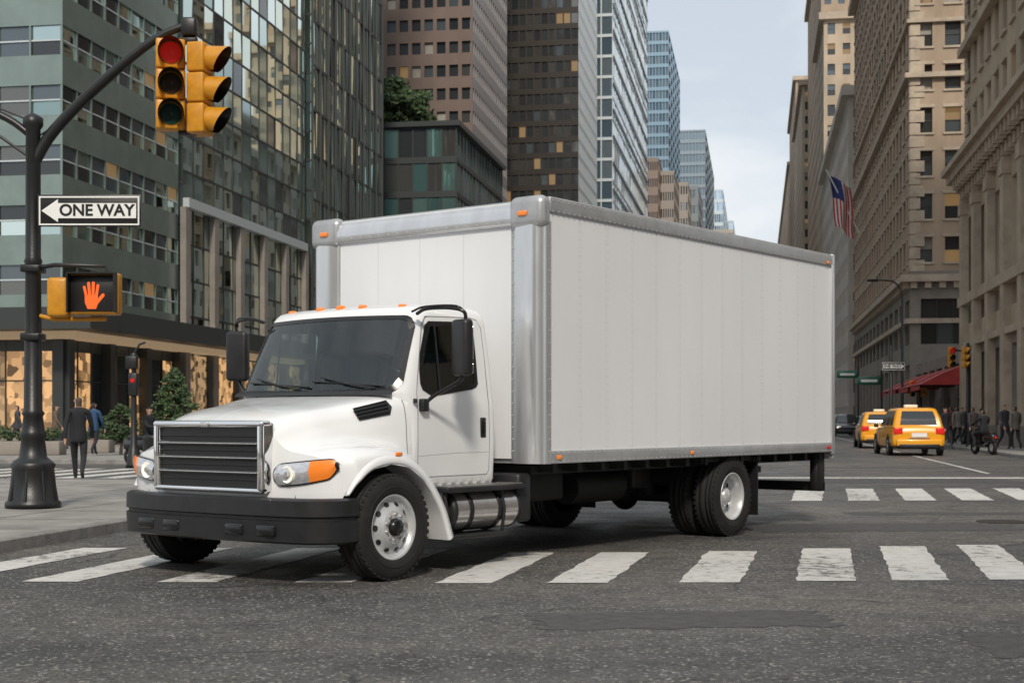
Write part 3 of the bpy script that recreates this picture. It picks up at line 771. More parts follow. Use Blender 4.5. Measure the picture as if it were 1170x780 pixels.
stone2=mat('brownstone',(.43,.325,.235),.8,var=.3,vscale=.35,bump=.3,bscale=6,stretch=(1,1,.4))
stone3=mat('stone_pale',(.58,.53,.47),.8,var=.2,vscale=.3)
stone4=mat('stone_trim',(.50,.41,.315),.75,var=.3,vscale=1)
stoneg=mat('stone_grey',(.27,.24,.21),.75,var=.3,vscale=.6)
greyb=mat('concrete_bluegrey',(.28,.31,.33),.7,var=.15,vscale=.2)
S=lambda **k:k
def shopmat(n,c1,c2,es,s):
    mt=mat(n,(.2,.13,.07),.3); nt=mt.node_tree; b=nt.nodes['Principled BSDF']; tc=nt.nodes.new('ShaderNodeTexCoord')
    v=nt.nodes.new('ShaderNodeTexVoronoi'); v.distance='CHEBYCHEV'; v.inputs['Scale'].default_value=s; nt.links.new(tc.outputs['Object'],v.inputs['Vector'])
    r=nt.nodes.new('ShaderNodeValToRGB'); r.color_ramp.elements[0].color=(*c1,1); r.color_ramp.elements[1].color=(*c2,1); r.color_ramp.elements[0].position=.15;r.color_ramp.elements[1].position=.7
    sp=nt.nodes.new('ShaderNodeSeparateColor'); nt.links.new(v.outputs['Color'],sp.inputs[0]); nt.links.new(sp.outputs[0],r.inputs[0])
    nt.links.new(r.outputs[0],b.inputs['Emission Color']); b.inputs['Emission Strength'].default_value=es
shopmat('shop_lit',(.08,.04,.015),(1,.56,.24),.70,2.6); shopmat('shop_lit2',(.05,.03,.012),(.75,.48,.25),.5,3.2)
mat('soffit',(.25,.2,.15),.6,emis=(1,.7,.4),estr=.22)
def exA(m,fd,sd,ns):
    shop=MATS['shop_lit']
    obox(m,(0,0),fd,NF,-2.5,45,5.0,5.9,2.5,mulld); obox(m,(0,0),sd,ns,-2.49,30,5.003,5.897,2.3,mulld)
    obox(m,(0,0),fd,NF,-1.2,45,4.7,4.99,1.2,MATS['soffit']); obox(m,(0,0),sd,ns,-1.19,30,4.703,4.987,1.19,MATS['soffit'])
    for o,d,n,W in(((0,0),fd,NF,44),((0,0),sd,ns,29)):
        k=0
        while k*4.0<W:
            obox(m,o,d,n,k*4.0-.25,k*4.0+.25,0,4.69,.45,mulld); k+=1
        obox(m,o,d,n,0,W,0,.5,.1,stoneg)
        a=0
        while a<W-1.3:
            obox(m,o,d,n,a+.03,a+1.27,.5,4.2,.02,random.choice([shop,shop,shop,wd[0],MATS['shop_lit2']])); 
            obox(m,o,d,n,a-.03,a+.03,.5,4.7,.08,mulld); obox(m,o,d,n,a+.03,a+1.27,2.9,2.96,.06,mulld); a+=1.3
        obox(m,o,d,n,0,W,4.2,4.7,.06,mulld)
bld('unseen_glass_building','L',-19.3,62,45,12.6,60,S(nx=30,ny=21,fw=.95,fh=.50,dep=.12,wall=spg,glasses=wd*3+darkg*3+greens+[litd],jit=.01,split=(1,2),mull=mulll),
    S(nx=9,ny=21,fw=.95,fh=.50,dep=.12,wall=spg,glasses=wd*2+greens*2+[litd],jit=.012,split=(1,2),mull=mulll),greyb,z0=6,extra=exA)
def exB(m,fd,sd,ns):
    for z in(12.2,): obox(m,(0,0),sd,ns,0,20,z,z+.5,.35,mulll)
    for k in range(6): obox(m,(0,0),sd,ns,k*4-.3,k*4+.3,0,12.2,.3,stoneg)
    obox(m,(0,0),sd,ns,0,20,5,5.8,.4,mulld)
    a=0
    while a<19: obox(m,(0,0),sd,ns,a+.05,a+1.5,.4,4.6,.10,random.choice([MATS['shop_lit'],MATS['shop_lit2'],MATS['shop_lit']])); a+=1.6
bld('glass_tower','L',-17.0,74.6,30,20.4,76,S(nx=18,ny=36,fw=.95,fh=.93,dep=.08,wall=mulld,glasses=greens,jit=.01),
    S(nx=14,ny=40,fw=.955,fh=.94,dep=.05,wall=mulld,glasses=greens*4+darkg[:1],jit=.018),greyb,z0=1,extra=exB)
def exB2(m,fd,sd,ns):
    for k in range(11): obox(m,(0,0),sd,ns,k*1.8-.05,k*1.8+.05,0,78,.12,mulld)
bld('glass_tower','L',-13.2,95.2,30,18.2,78,S(nx=16,ny=40,fw=.95,fh=.93,dep=.06,wall=mulld,glasses=greens,jit=.01),
    S(nx=20,ny=26,fw=.94,fh=.94,dep=.06,wall=mulld,glasses=greens*3+darkg[:1],jit=.026),greyb,z0=1,extra=exB2)
def exD(m,fd,sd,ns):
    obox(m,(0,0),fd,NF,-.3,25,25.0,25.9,.3,mulll)
bld('low_glass_building','L',-4.6,120,30,22,25.7,S(nx=24,ny=9,fw=.92,fh=.82,dep=.12,wall=mulld,glasses=teal*2+darkg,jit=.01),
    S(nx=16,ny=9,fw=.92,fh=.86,dep=.12,wall=mulld,glasses=teal+blues[:1],jit=.01),mulld,cornice=mulld,cs=.3)
bld('brown_office_tower','L',-4.1,150,28,21,75,S(nx=21,ny=31,fw=.70,fh=.50,dep=.3,wall=brown,glasses=wd*3+darkg*2+[litd,blind],jit=.01),
    S(nx=18,ny=31,fw=.6,fh=.55,dep=.3,wall=mat('brown_side',(.32,.30,.30),.4,metal=.3),glasses=blues+wd,jit=.01),brown)
bld('dark_office_tower','L',8.5,185,12.6,22,95,S(nx=13,ny=46,fw=.84,fh=.66,dep=.15,wall=mat('dark_bronze',(.06,.052,.045),.3,metal=.5),glasses=darkg*4+[litd]+wd,jit=.02),
    S(nx=16,ny=46,fw=.35,fh=.8,dep=.2,wall=mulll,glasses=darkg,jit=.01),mulld)
def exF(m,fd,sd,ns):
    for z in range(8,110,4): obox(m,(0,0),sd,ns,0,70,z,z+.3,.15,mulll)
bld('pale_glass_tower','L',15.2,218,14,70,112,S(nx=8,ny=36,fw=.90,fh=.86,dep=.15,wall=mulll,glasses=blues,jit=.01),
    S(nx=24,ny=36,fw=.92,fh=.88,dep=.08,wall=mulll,glasses=blues,jit=.03),greyb,extra=exF)
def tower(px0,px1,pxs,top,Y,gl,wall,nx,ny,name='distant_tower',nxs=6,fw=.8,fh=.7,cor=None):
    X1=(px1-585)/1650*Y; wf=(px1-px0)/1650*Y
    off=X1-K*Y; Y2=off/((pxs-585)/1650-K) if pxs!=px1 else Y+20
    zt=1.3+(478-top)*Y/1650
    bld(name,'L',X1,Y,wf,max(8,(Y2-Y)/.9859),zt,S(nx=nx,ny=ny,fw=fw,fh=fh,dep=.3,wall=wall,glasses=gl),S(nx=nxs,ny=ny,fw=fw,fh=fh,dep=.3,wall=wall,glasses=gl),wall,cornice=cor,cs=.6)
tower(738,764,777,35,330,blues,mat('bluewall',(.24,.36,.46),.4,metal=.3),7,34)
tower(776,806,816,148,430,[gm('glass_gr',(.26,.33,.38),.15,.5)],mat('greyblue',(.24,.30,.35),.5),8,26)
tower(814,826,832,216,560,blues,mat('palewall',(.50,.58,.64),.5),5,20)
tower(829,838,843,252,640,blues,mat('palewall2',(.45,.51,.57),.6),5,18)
tower(740,752,757,180,292,wd,mat('brick_far',(.28,.22,.19),.8),5,16,'unseen_shading_building',fw=.5,fh=.5)
tower(752,770,776,195,300,wd,mat('brick_far2',(.34,.30,.27),.8),7,15,'unseen_shading_building',fw=.5,fh=.5)
tower(768,786,790,208,345,wd+blues,mat('brick_far3',(.38,.34,.31),.8),6,15,'unseen_shading_building',fw=.5,fh=.5)
tower(786,798,803,212,380,wd+blues,greyb,6,15,'unseen_shading_building',fw=.5,fh=.5)
tower(803,838,845,262,500,wd+blues,stone3,12,14,'unseen_shading_building',fw=.5,fh=.5)
def exR4(m,fd,sd,ns):
    for z,t,o in((11.2,.5,.7),(8.2,.35,.35),(26.0,.35,.4),(47,.8,.8),(30.0,.25,.25)):
        obox(m,(0,0),fd,NF,-o,30,z,z+t,o,stone4); obox(m,(0,0),sd,ns,-o+.004,60,z+.004,z+t-.004,o-.004,stone4)
    for k in range(40):
        obox(m,(0,0),sd,ns,k*1.5,k*1.5+.5,10.75,11.2,.45,stone4)
        if k<20: obox(m,(0,0),fd,NF,k*1.0,k*1.0+.45,10.75,11.2,.45,stone4)
    for k in range(60):
        z=12+k*.9; obox(m,(0,0),fd,NF,0,(.7 if k%2 else 1.0),z,z+.8,.07,stone4); obox(m,(0,0),sd,ns,0,(.7 if k%2 else 1.0),z,z+.8,.066,stone4)
R4=bld('unseen_stone_building','R',28.95,105,30,61,62,S(nx=15,ny=16,fw=.56,fh=.58,dep=.35,wall=stone2,glasses=wres,split=(1,2),mull=mulld,sill=stone4,lint=stone4),
    S(nx=22,ny=16,fw=.5,fh=.56,dep=.35,wall=stone2,glasses=wres,split=(1,2),mull=mulld,sill=stone4,lint=stone4),stone2,z0=12,extra=exR4)
m=MB()
for o,d,n,W,nn in(((0,0),FRd,NF,30,6),((0,0),D,-Vector((.9859,-.1673)),61,14)):
    facade(m,o,d,n,W,6.0,10.7,nn,1,fw=.7,fh=.7,dep=.5,wall=stoneg,glasses=wd,split=(3,2),mull=mulld)
    facade(m,o,d,n,W,0,6.0,nn,1,fw=.78,fh=.82,dep=.6,wall=stoneg,glasses=wd*2+[MATS['shop_lit2']],split=(3,2),mull=mulld,vo=.3)
    obox(m,o,d,n,0,W,10.7,12.0,.05,stoneg)
m.obj('base_storeys',R4)
L5=31.2
def exR5(m,fd,sd,ns):
    for z,t,o in((13.3,.5,.5),(13.8,.45,.9),(14.25,.3,1.15),(20.5,.4,.4),(7.2,.5,.4),(5.0,.3,.3),(27.0,.4,.4)):
        obox(m,(0,0),sd,ns,-o,L5+o,z,z+t-.004,o,stone4)
        obox(m,(L5*D.x,L5*D.y),fd,-NF,-o+.004,20,z+.003,z+t-.007,o-.004,stone4); 
    for k in range(31):
        obox(m,(0,0),sd,ns,k*1.0+.2,k*1.0+.6,12.8,13.3,.4,stone4); obox(m,(0,0),sd,ns,k*1.0+.1,k*1.0+.4,13.3,13.797,.8,stone4)
    for k in range(8):
        a=min(k*4.32,L5-.9)
        obox(m,(0,0),sd,ns,a,a+.9,0,12.8,.35,stone4)
        obox(m,(0,0),sd,ns,a-.1,a+1.0,0,1.0,.45,stoneg); obox(m,(0,0),sd,ns,a-.08,a+.98,12.0,12.6,.42,stone4)
    for k in range(45):
        z=14.8+k*.7; obox(m,(0,0),sd,ns,L5-(.7 if k%2 else 1.1),L5,z,z+.6,.08,stone4)
c5=Vector((.1697*46+11.1,46))
R5=bld('limestone_building','R',c5.x,c5.y,22,L5,45,S(nx=8,ny=9,fw=.5,fh=.6,dep=.4,wall=stone1,glasses=wres,split=(2,2),mull=mulld,sill=stone4),
    S(nx=14,ny=9,fw=.5,fh=.6,dep=.4,wall=stone1,glasses=wres,split=(2,2),mull=mulld,sill=stone4,lint=stone4),stone1,z0=14.6,extra=exR5)
m=MB(); n5=-Vector((.9859,-.1673))
facade(m,(0,0),D,n5,L5,5.3,12.8,7,1,fw=.72,fh=.74,dep=.5,wall=stone1,glasses=wd+greens[:2],split=(3,4),mull=mulll)
facade(m,(0,0),D,n5,L5,0,5.3,7,1,fw=.76,fh=.85,dep=.7,wall=stoneg,glasses=wd+[MATS['shop_lit2']],split=(3,1),mull=mulld,vo=.1)
facade(m,(0,0),FRd,NF,22,0,12.8,5,2,fw=.72,fh=.74,dep=.5,wall=stone1,glasses=wd,split=(3,3),mull=mulld)
obox(m,(0,0),D,n5,0,L5,12.8,14.6,.02,stone1); obox(m,(0,0),FRd,NF,0,22,12.8,14.6,.02,stone1)
m.obj('base_storeys',R5)
def rb(name,Y0,Y1,zt,wall,nxs,ny,wf=24,nxf=10,off=11.1,z0=0,cor=None,fw=.5,fh=.55):
    bld(name,'R',K*Y0+off,Y0,wf,(Y1-Y0)/.9859,zt,S(nx=nxf,ny=ny,fw=fw,fh=fh,dep=.3,wall=wall,glasses=wres,split=(1,2),mull=mulld),S(nx=nxs,ny=ny,fw=fw,fh=fh,dep=.3,wall=wall,glasses=wres,split=(1,2),mull=mulld),wall,z0=z0,cornice=cor,cs=.8)
rb('pale_stone_building',168,232,39,stone3,24,11,off=10.6,cor=stone3)
rb('tan_apartment_tower',234,262,66,stone1,12,20,off=10.8,cor=stone4)
rb('tan_apartment_tower',262,330,92,stone2,22,28,off=11.6,cor=stone4)
rb('stone_apartment_building',332,400,78,stone1,20,24,off=10.4,cor=stone4)
rb('tan_apartment_tower',404,480,96,stone2,20,28,off=10.8,cor=stone4)
rb('stone_apartment_building',482,700,86,stone1,40,24,off=10.8,cor=stone4)
def unseen_back(name,cx,cy,w,l,h,wall,gl):
    e=empty(name,(cx,cy,0)); m=MB()
    facade(m,(0,0),Vector((1,0)),Vector((0,1)),w,0,h,int(w/3),int(h/3.6),fw=.55,fh=.6,dep=.3,wall=wall,glasses=gl)
    m.box((0,-l,0),(w,-.4,h-.1),wall); m.obj('unseen_walls',e)
unseen_back('unseen_stone_building',-60,-34,34,20,28,stone1,wd); unseen_back('unseen_glass_building',-16,-50,18,20,24,mulll,greens)  # two unseen buildings added behind the camera for the glass to reflect
unseen_back('unseen_shading_building',2.5,-45,42,20,47,brown,wd)  # added unseen building, height set so its shadow darkens the right foreground
e=empty('unseen_stone_building',(30,-6,0)); m=MB()  # unseen facade added at near right as a reflection for the glass towers
facade(m,(0,0),Vector((.1673,.9859)),Vector((-.9859,.1673)),34,0,38,12,10,fw=.5,fh=.6,dep=.3,wall=stone1,glasses=wd)
m.obj('unseen_walls',e)

# ================================================================ STREET FURNITURE
PX,PY=-6.35,19.15
tl=empty('traffic_signal_pole',(PX,PY,.13))
m=MB()
m.lathe([(0,.001),(0,.36),(.06,.36),(.10,.31),(.5,.27),(.56,.29),(.60,.25),(.66,.18),(.9,.15),(.95,.18),(1.0,.15),(1.2,.125),(1.24,.15),(1.28,.12),(3.2,.10),(3.25,.12),(3.3,.10),(5.0,.095),(5.05,.13),(5.15,.13),(5.2,.05),(5.22,.001)],(0,0,0),(0,0,1),poleb,24)
for k in range(8):
    t=2*math.pi*k/8; m.cyl((.32*math.cos(t),.32*math.sin(t),.08),(.235*math.cos(t),.235*math.sin(t),.58),.022,poleb,n=6)
m.tube(crv([(0,0,4.55),(.25,0,4.95),(.75,-.05,5.45),(1.35,-.1,5.95),(1.75,-.12,6.22),(2.1,-.12,6.36)],6),[.085-.0012*i for i in range(31)],poleb,12)
m.tube([(-.02,0,4.85),(.6,0,5.25),(1.75,-.1,6.25)],.012,poleb)
m.tube(crv([(0,0,4.9),(-.35,0,5.15),(-.9,0,5.35),(-2,0,5.6)],4),.05,poleb); m.tube([(0,0,5.1),(-1.6,0,5.75)],.012,poleb)
m.tube([(0,0,4.6),(-.5,0,4.95)],.02,poleb)
m.bbox((2.0,-.2,6.2),(2.2,-.04,6.44),poleb,.03,2); m.cyl((2.1,-.12,6.3),(2.1,-.12,6.05),.03,poleb)
m.obj('pole_and_arm',tl)
redon=mat('signal_red_on',(.22,.008,.008),.3,emis=(1,.02,.01),estr=.18,var=.4,vscale=30)
ldark=mat('lens_dark',(.03,.02,.012),.15); lgreen=mat('lens_green_off',(.01,.04,.03),.15); 
def head(mb,M):
    for k,lm in enumerate((redon,ldark,lgreen)):
        z=-.2-.4*k
        mb.bbox((-.19,-.1,z-.195),(.19,.14,z+.195),tly,.03,3,M)
        mb.lathe([(0,.001),(.012,.09),(0,.14)],M@Vector((0,-.115,z)),M.to_3x3()@Vector((0,-1,0)),lm,24)
        for rad,mm in((.168,tly),(.160,signb)):
            rows=[]
            for j,yy in enumerate((-.1,-.40)):
                row=[]
                for q in range(21):
                    t=R(-60+300*q/20); row.append(M@Vector((math.cos(t)*rad,yy+(0 if j==0 else .11*(1-math.sin(t))),z+math.sin(t)*rad-.02*j)))
                rows.append(row)
            mb.grid(rows,mm)
m=MB(); M=Matrix.Translation((1.86,-.16,6.15))@Matrix.Rotation(R(14),4,'Z'); head(m,M)
M=Matrix.Translation((2.26,-.12,6.10))@Matrix.Rotation(R(80),4,'Z'); head(m,M)
m.bbox((1.95,-.15,6.1),(2.2,-.05,6.2),poleb,.02,2); m.bbox((1.95,-.15,4.9),(2.2,-.05,4.96),poleb,.02,2)
m.obj('signal_heads',tl)
def textobj(txt,size,name,parent,loc,mt,rot=(R(90),0,0),ext=.002,bold=.0):
    cu=bpy.data.curves.new(name,'FONT'); cu.body=txt; cu.size=size; cu.extrude=ext; cu.offset=bold; cu.align_x='CENTER'; cu.align_y='CENTER'
    o=bpy.data.objects.new(name,cu); sc.collection.objects.link(o)
    dg=bpy.context.evaluated_depsgraph_get(); me=bpy.data.meshes.new_from_object(o.evaluated_get(dg))
    bpy.data.objects.remove(o); me.materials.clear(); me.materials.append(mt)
    o2=bpy.data.objects.new(name,me); sc.collection.objects.link(o2); o2.parent=parent; o2.location=loc; o2.rotation_euler=rot; return o2
def oneway(loc,W,H,rot=0,arrow_dir=-1):
    e=empty('one_way_sign',loc,(0,0,rot)); m=MB()
    m.bbox((-W/2,-.004,-H/2),(W/2,.004,H/2),signb,.0035,2)
    b=.02*H/.42
    for a in((-W/2+b,-H/2+b,W/2-b,-H/2+2*b),(-W/2+b,H/2-2*b,W/2-b,H/2-b),(-W/2+b,-H/2+2*b,-W/2+2*b,H/2-2*b),(W/2-2*b,-H/2+2*b,W/2-b,H/2-2*b)):
        m.box((a[0],-.007,a[1]),(a[2],-.004,a[3]),signw)
    s=arrow_dir*-1
    pts=[(-.46,0),(-.30,.36),(-.30,.235),(.455,.235),(.455,-.235),(-.30,-.235),(-.30,-.36)]
    pts=[(s*p[0]*W,-.0075,p[1]*H) for p in pts]
    m.add(pts,[(0,1,6)],signw); m.add([pts[2],pts[3],pts[4],pts[5]],[(0,1,2,3)],signw)
    m.box((-.05,.004,-.04),(.05,.06,.04),poleb)
    m.obj('plate',e)
    textobj('ONE WAY',H*.50,'lettering',e,(s*.075*W,-.010,0),signb,bold=.006*H/.42); return e
oneway((PX+.79,PY-.16,4.03),1.36,.42)
m=MB()
pe=empty('pedestrian_signal',(PX,PY-.15,.13))
m.bbox((.55,-.12,2.53),(1.2,.12,3.08),tly,.04,3); m.bbox((.58,-.14,2.57),(1.17,-.11,3.04),signb,.01,2)
m.bbox((.25,-.1,2.5),(.53,.2,3.02),tly,.05,3)
for a in((.56,-.26,3.05,1.19,-.12,3.07),(.56,-.26,2.55,.58,-.12,3.05),(1.17,-.26,2.55,1.19,-.12,3.05)): m.box((a[0],a[1],a[2]),(a[3],a[4],a[5]),signb)
m.tube([(0,.15,2.55),(.3,.1,2.48),(1.0,.05,2.48)],.03,tly); m.tube([(0,.15,3.15),(.3,.1,3.2),(1.0,.05,3.18),(1.0,.05,3.08)],.03,poleb)
m.bbox((-.13,.0,2.2),(.13,.3,2.3),poleb,.02,2); m.bbox((-.13,.0,3.1),(.13,.3,3.2),poleb,.02,2)
he=mat('hand_led',(.25,.03,.005),.4,emis=(1,.14,.015),estr=.95)
cx,cz=.87,2.76
def cap(x0,z0,x1,z1,w):
    a=Vector((x0,z0));b=Vector((x1,z1)); t=(b-a).normalized(); pts=[]
    for q in range(7): an=R(-90+30*q)+math.atan2(t.y,t.x); pts.append((b.x+math.cos(an)*w,b.y+math.sin(an)*w))
    for q in range(7): an=R(90+30*q)+math.atan2(t.y,t.x); pts.append((a.x+math.cos(an)*w,a.y+math.sin(an)*w))
    return pts
yy=-.146
for i,pz in enumerate([cap(cx-.075,cz,cx-.105,cz+.125,.018),cap(cx-.035,cz+.02,cx-.048,cz+.175,.019),cap(cx+.010,cz+.02,cx+.014,cz+.18,.019),cap(cx+.052,cz,cx+.074,cz+.145,.018),cap(cx+.05,cz-.09,cx+.14,cz+.02,.022)]):
    m.add([(p[0],yy-.0006*i,p[1]) for p in pz],[tuple(range(len(pz)))],he)
pal=[(cx-.098,cz+.01),(cx-.095,cz-.08),(cx-.06,cz-.16),(cx+.05,cz-.16),(cx+.08,cz-.08),(cx+.073,cz+.03)]
m.add([(p[0],yy-.004,p[1]) for p in pal],[tuple(range(6))],he)
m.obj('housing',pe)
def xw(px,Y): return (px-585)/1650*Y
m=MB(); e=empty('signal_post',(xw(153,38),38,0))
m.lathe([(0,.001),(0,.22),(.1,.2),(.5,.14),(.6,.09),(2.9,.06),(3.0,.09),(3.05,.001)],(0,0,0),(0,0,1),poleb,16)
m.bbox((-.12,-.15,1.9),(.12,.1,2.5),poleb,.03,2); m.bbox((-.2,-.12,2.6),(.1,.12,2.95),poleb,.03,2); m.tube([(0,0,3.0),(.15,0,3.25),(.3,0,3.3)],.03,poleb)
m.cyl((-.0,-.16,2.3),(-.0,-.17,2.3),.06,redl); m.obj('post',e)
def rsig(px,Y,h,name='traffic_signal'):
    e=empty(name,(xw(px,Y),Y,.13)); m=MB()
    m.lathe([(0,.001),(0,.25),(.5,.15),(.7,.09),(h,.07),(h+.05,.001)],(0,0,0),(0,0,1),poleb,12)
    return e,m
e,m=rsig(1106,66,4.6); m.tube([(0,0,4.2),(-.6,0,4.3)],.04,poleb)
head(m,Matrix.Translation((-.75,0,4.45))@Matrix.Scale(.8,4)); 
head(m,Matrix.Translation((-.2,-.1,4.45))@Matrix.Scale(.8,4)@Matrix.Rotation(R(60),4,'Z')); m.obj('signal',e)
e,m=rsig(1052,85,3.4); head(m,Matrix.Translation((-.5,0,3.4))@Matrix.Scale(.8,4)); head(m,Matrix.Translation((.1,0,3.4))@Matrix.Scale(.8,4)@Matrix.Rotation(R(75),4,'Z')); m.obj('signal',e)
e,m=rsig(1031,90,8.6,'street_lamp'); m.tube(crv([(0,0,8.4),(-.1,0,9.2),(-.6,0,9.7),(-1.6,0,9.8)],4),.05,poleb); m.bbox((-2.2,-.15,9.7),(-1.5,.15,9.85),poleb,.05,2); m.obj('lamp',e)
e,m=rsig(1018,72,4.8,'sign_post'); m.obj('post',e)
oneway((xw(1020,72),71.85,3.9),1.15,.42,arrow_dir=1)
green=mat('sign_green',(.01,.12,.07),.4)
for px,Y,z in((968,98,4.3),(993,88,3.6)):
    e=empty('street_name_sign',(xw(px,Y),Y,0)); m=MB(); m.bbox((-.7,-.02,z-.25),(.7,.02,z+.25),green,.015,1); m.box((-.5,-.025,z-.08),(.5,-.02,z+.08),signw); m.cyl((.75,0,0),(.75,0,z+.6),.06,poleb,n=10); m.obj('sign',e)
red=mat('awning_red',(.42,.04,.035),.7,var=.2,vscale=2)
for y0,L_ in((76.5,4.6),(82.5,5.5),(90,5.5),(97,4.5)):
    e=empty('awning',(K*y0+11.1,y0,0)); m=MB(); n5=Vector((-.9859,.1673))
    def P(a,o,z): v=D*a+n5*o; return (v.x,v.y,z)
    rows=[[P(L_*i/8,.0,4.2) for i in range(9)],[P(L_*i/8,1.2,3.7) for i in range(9)],[P(L_*i/8,2.4,3.1) for i in range(9)],[P(L_*i/8,2.42,2.8+.06*(i%2)) for i in range(9)]]
    m.grid(rows,red,False)
    for a in(0,L_): m.add([P(a,0,4.2),P(a,2.4,3.1),P(a,0,3.1)],[(0,1,2)],red)
    m.tube([P(.1,0,3.1),P(.1,2.4,3.1),P(L_-.1,2.4,3.1),P(L_-.1,0,3.1)],.03,poleb,6)
    m.obj('canvas',e)
rb('shop_building',79.5,102,5.0,stoneg,6,1,off=11.2,wf=20,nxf=4,fw=.75,fh=.75)
fr_=mat('flag_red',(.45,.02,.03),.7); fw_=mat('flag_white',(.7,.67,.63),.7); fb_=mat('flag_blue',(.02,.035,.16),.7)
e=empty('flag',(xw(958,147),147,0)); m=MB()
m.tube([(2.1,0,20.2),(-1.35,-.3,26.6)],.08,signw,8); 
rows=[]
for i in range(15):
    t=i/14; row=[]
    for j in range(14):
        u=j/13; row.append((-1.1+.9*t+u*2.3*(1-.25*t)+.12*math.sin(t*5),-.3+.28*math.sin(u*8+t*2),26.0-u*1.2-(5.2)*t+.15*math.sin(u*6)))
    rows.append(row)
for i in range(14):
    for j in range(13):
        mm=fb_ if (i<6 and j<7) else (fr_ if j%2==0 else fw_)
        m.quad(rows[i][j],rows[i][j+1],rows[i+1][j+1],rows[i+1][j],mm)
m.obj('flag_cloth',e)

# ================================================================ VEHICLES
def car(name,loc,rot,paint,taxi=False,H=1.62):
    e=empty(name,loc,(0,0,rot)); m=MB()
    secs=[(-2.32,.70,.42,.80),(-2.28,.82,.38,.92),(-2.15,.90,.30,1.02),(-1.4,.925,.28,1.04),(0,.93,.27,1.0),(1.0,.925,.28,.98),(1.3,.91,.29,.97),(1.9,.88,.3,.88),(2.2,.78,.34,.78),(2.32,.62,.4,.66)]
    rows=[]
    for x,h,zb,zt in secs:
        half_=[(.0,zb),(h*.85,zb),(h*.98,zb+.12),(h,zb+.3*(zt-zb)+.05),(h*.985,zb+.7*(zt-zb)),(h*.93,zt-.03),(h*.86,zt),(0,zt+.03)]
        rows.append([(x,y,z) for y,z in half_]+[(x,-y,z) for y,z in reversed(half_[:-1])])
    rows=[[p for p in crv(r,2)] for r in rows]
    cl=[crv([r[j] for r in rows],3) for j in range(len(rows[0]))]
    m.grid([[tuple(c[i]) for c in cl] for i in range(len(cl[0]))],paint)
    m.add(rows[0],[tuple(range(len(rows[0])))],paint); m.add(rows[-1],[tuple(range(len(rows[-1])))],paint)
    xb0,xb1,xr0,xr1=(-2.2,1.2,-1.85,.35)
    zb=1.0; hb=.85;hr=.64
    gsec=[(0,xb0,xb1,hb,zb),(.5,xb0+.1,(xb1*.55+xr1*.45),(hb*.55+hr*.45)+.02,zb+(H-zb)*.5),(.88,xr0-.04,xr1+.06,hr+.04,H-.07),(.97,xr0+.05,xr1-.08,hr-.02,H-.02),(1,xr0+.3,xr1-.3,hr-.2,H)]
    rings=[]
    for _,a,b,h,z in gsec:
        r=[(a,-h*.9),(a+.08,-h),(b-.35,-h),(b-.05,-h*.8),(b,0),(b-.05,h*.8),(b-.35,h),(a+.08,h),(a,h*.9),(a,-h*.9)]
        rings.append([(x,y,z) for x,y in r])
    m.grid(rings,paint); m.add(rings[-1][:-1],[tuple(range(9))],paint)
    gl=wd[0]
    A=lambda k,j: Vector(rings[k][j])
    def win(j0,j1,u0,u1,off=.012,v0=.08,v1=.92):
        def pt(u,v):
            k=0 if v<.5 else 1; t=v*2 if v<.5 else (v-.5)*2
            a=A(k,j0).lerp(A(k,j1),u); b=A(k+1,j0).lerp(A(k+1,j1),u); return a.lerp(b,t)
        g=[[pt(u0+(u1-u0)*i/4,v0+(v1-v0)*jj/4) for i in range(5)] for jj in range(5)]
        nrm=(g[0][4]-g[0][0]).cross(g[4][0]-g[0][0]).normalized()
        c_=Vector((-.4,0,1.2)); 
        if nrm.dot(g[2][2]-c_)<0: nrm=-nrm
        m.grid([[p+nrm*off for p in r] for r in g],gl)
    win(8,9,.08,.92,v0=.12,v1=.9)
    for j0,j1 in((1,2),(7,6)):
        win(j0,j1,.06,.26); win(j0,j1,.29,.60); win(j0,j1,.63,.97)
    win(3,4,.05,1,v0=.05,v1=.95); win(4,5,0,.95,v0=.05,v1=.95)
    for x in(-1.42,1.42):
        for s in(1,-1):
            m.cyl((x,s*.80,.36),(x,s*.937,.36),.40,signb,n=24)
            m.lathe([(-.1,.2),(-.1,.33),(.03,.345),(.05,.33),(.055,.24),(.03,.22)],(x,s*.90,.345),(0,s,0),rubber,24); m.lathe([(.02,.22),(.045,.2),(.03,.08),(.05,.05),(.05,.001)],(x,s*.90,.345),(0,s,0),rimm,20)
    for s in(1,-1):
        m.bbox((-2.345,s*.56,.76),(-2.18,s*.86,.98),mat('tail_light',(.45,.01,.01),.25,emis=(1,.03,.02),estr=.3),.03,2)
        m.bbox((2.1,s*.5,.62),(2.28,s*.8,.76),hl2,.03,2)
        m.bbox((.55,s*.95,.98),(.7,s*1.1,1.12),black,.03,2)
        for x in(-.55,.45): m.bbox((x-.006,s*.926,.4),(x+.006,s*.932,.98),signb,.001,1)
    m.bbox((-2.42,-.78,.34),(-2.25,.78,.58),black if not taxi else paint,.05,3); m.bbox((-2.43,-.7,.28),(-2.25,.7,.42),black,.03,2)
    m.bbox((2.2,-.7,.3),(2.4,.7,.5),black,.05,3)
    m.box((-2.345,-.26,.66),(-2.335,.26,.80),signw)
    m.box((-2.3,-.86,.24),(2.2,.86,.34),signb)
    if taxi:
        m.bbox((-.70,-.24,H-.01),(-.50,.24,H+.12),mat('taxi_light',(.75,.70,.55),.4),.04,2)
        m.box((-2.36,-.36,.60),(-2.345,.36,.63),chrome)
    m.tube([(-1.7,.55,H+.02),(.1,.55,H+.04)],.018,black,6); m.tube([(-1.7,-.55,H+.02),(.1,-.55,H+.04)],.018,black,6)
    m.obj('body',e); return e
yel=mat('taxi_yellow',(.78,.34,.012),.3,coat=.5)
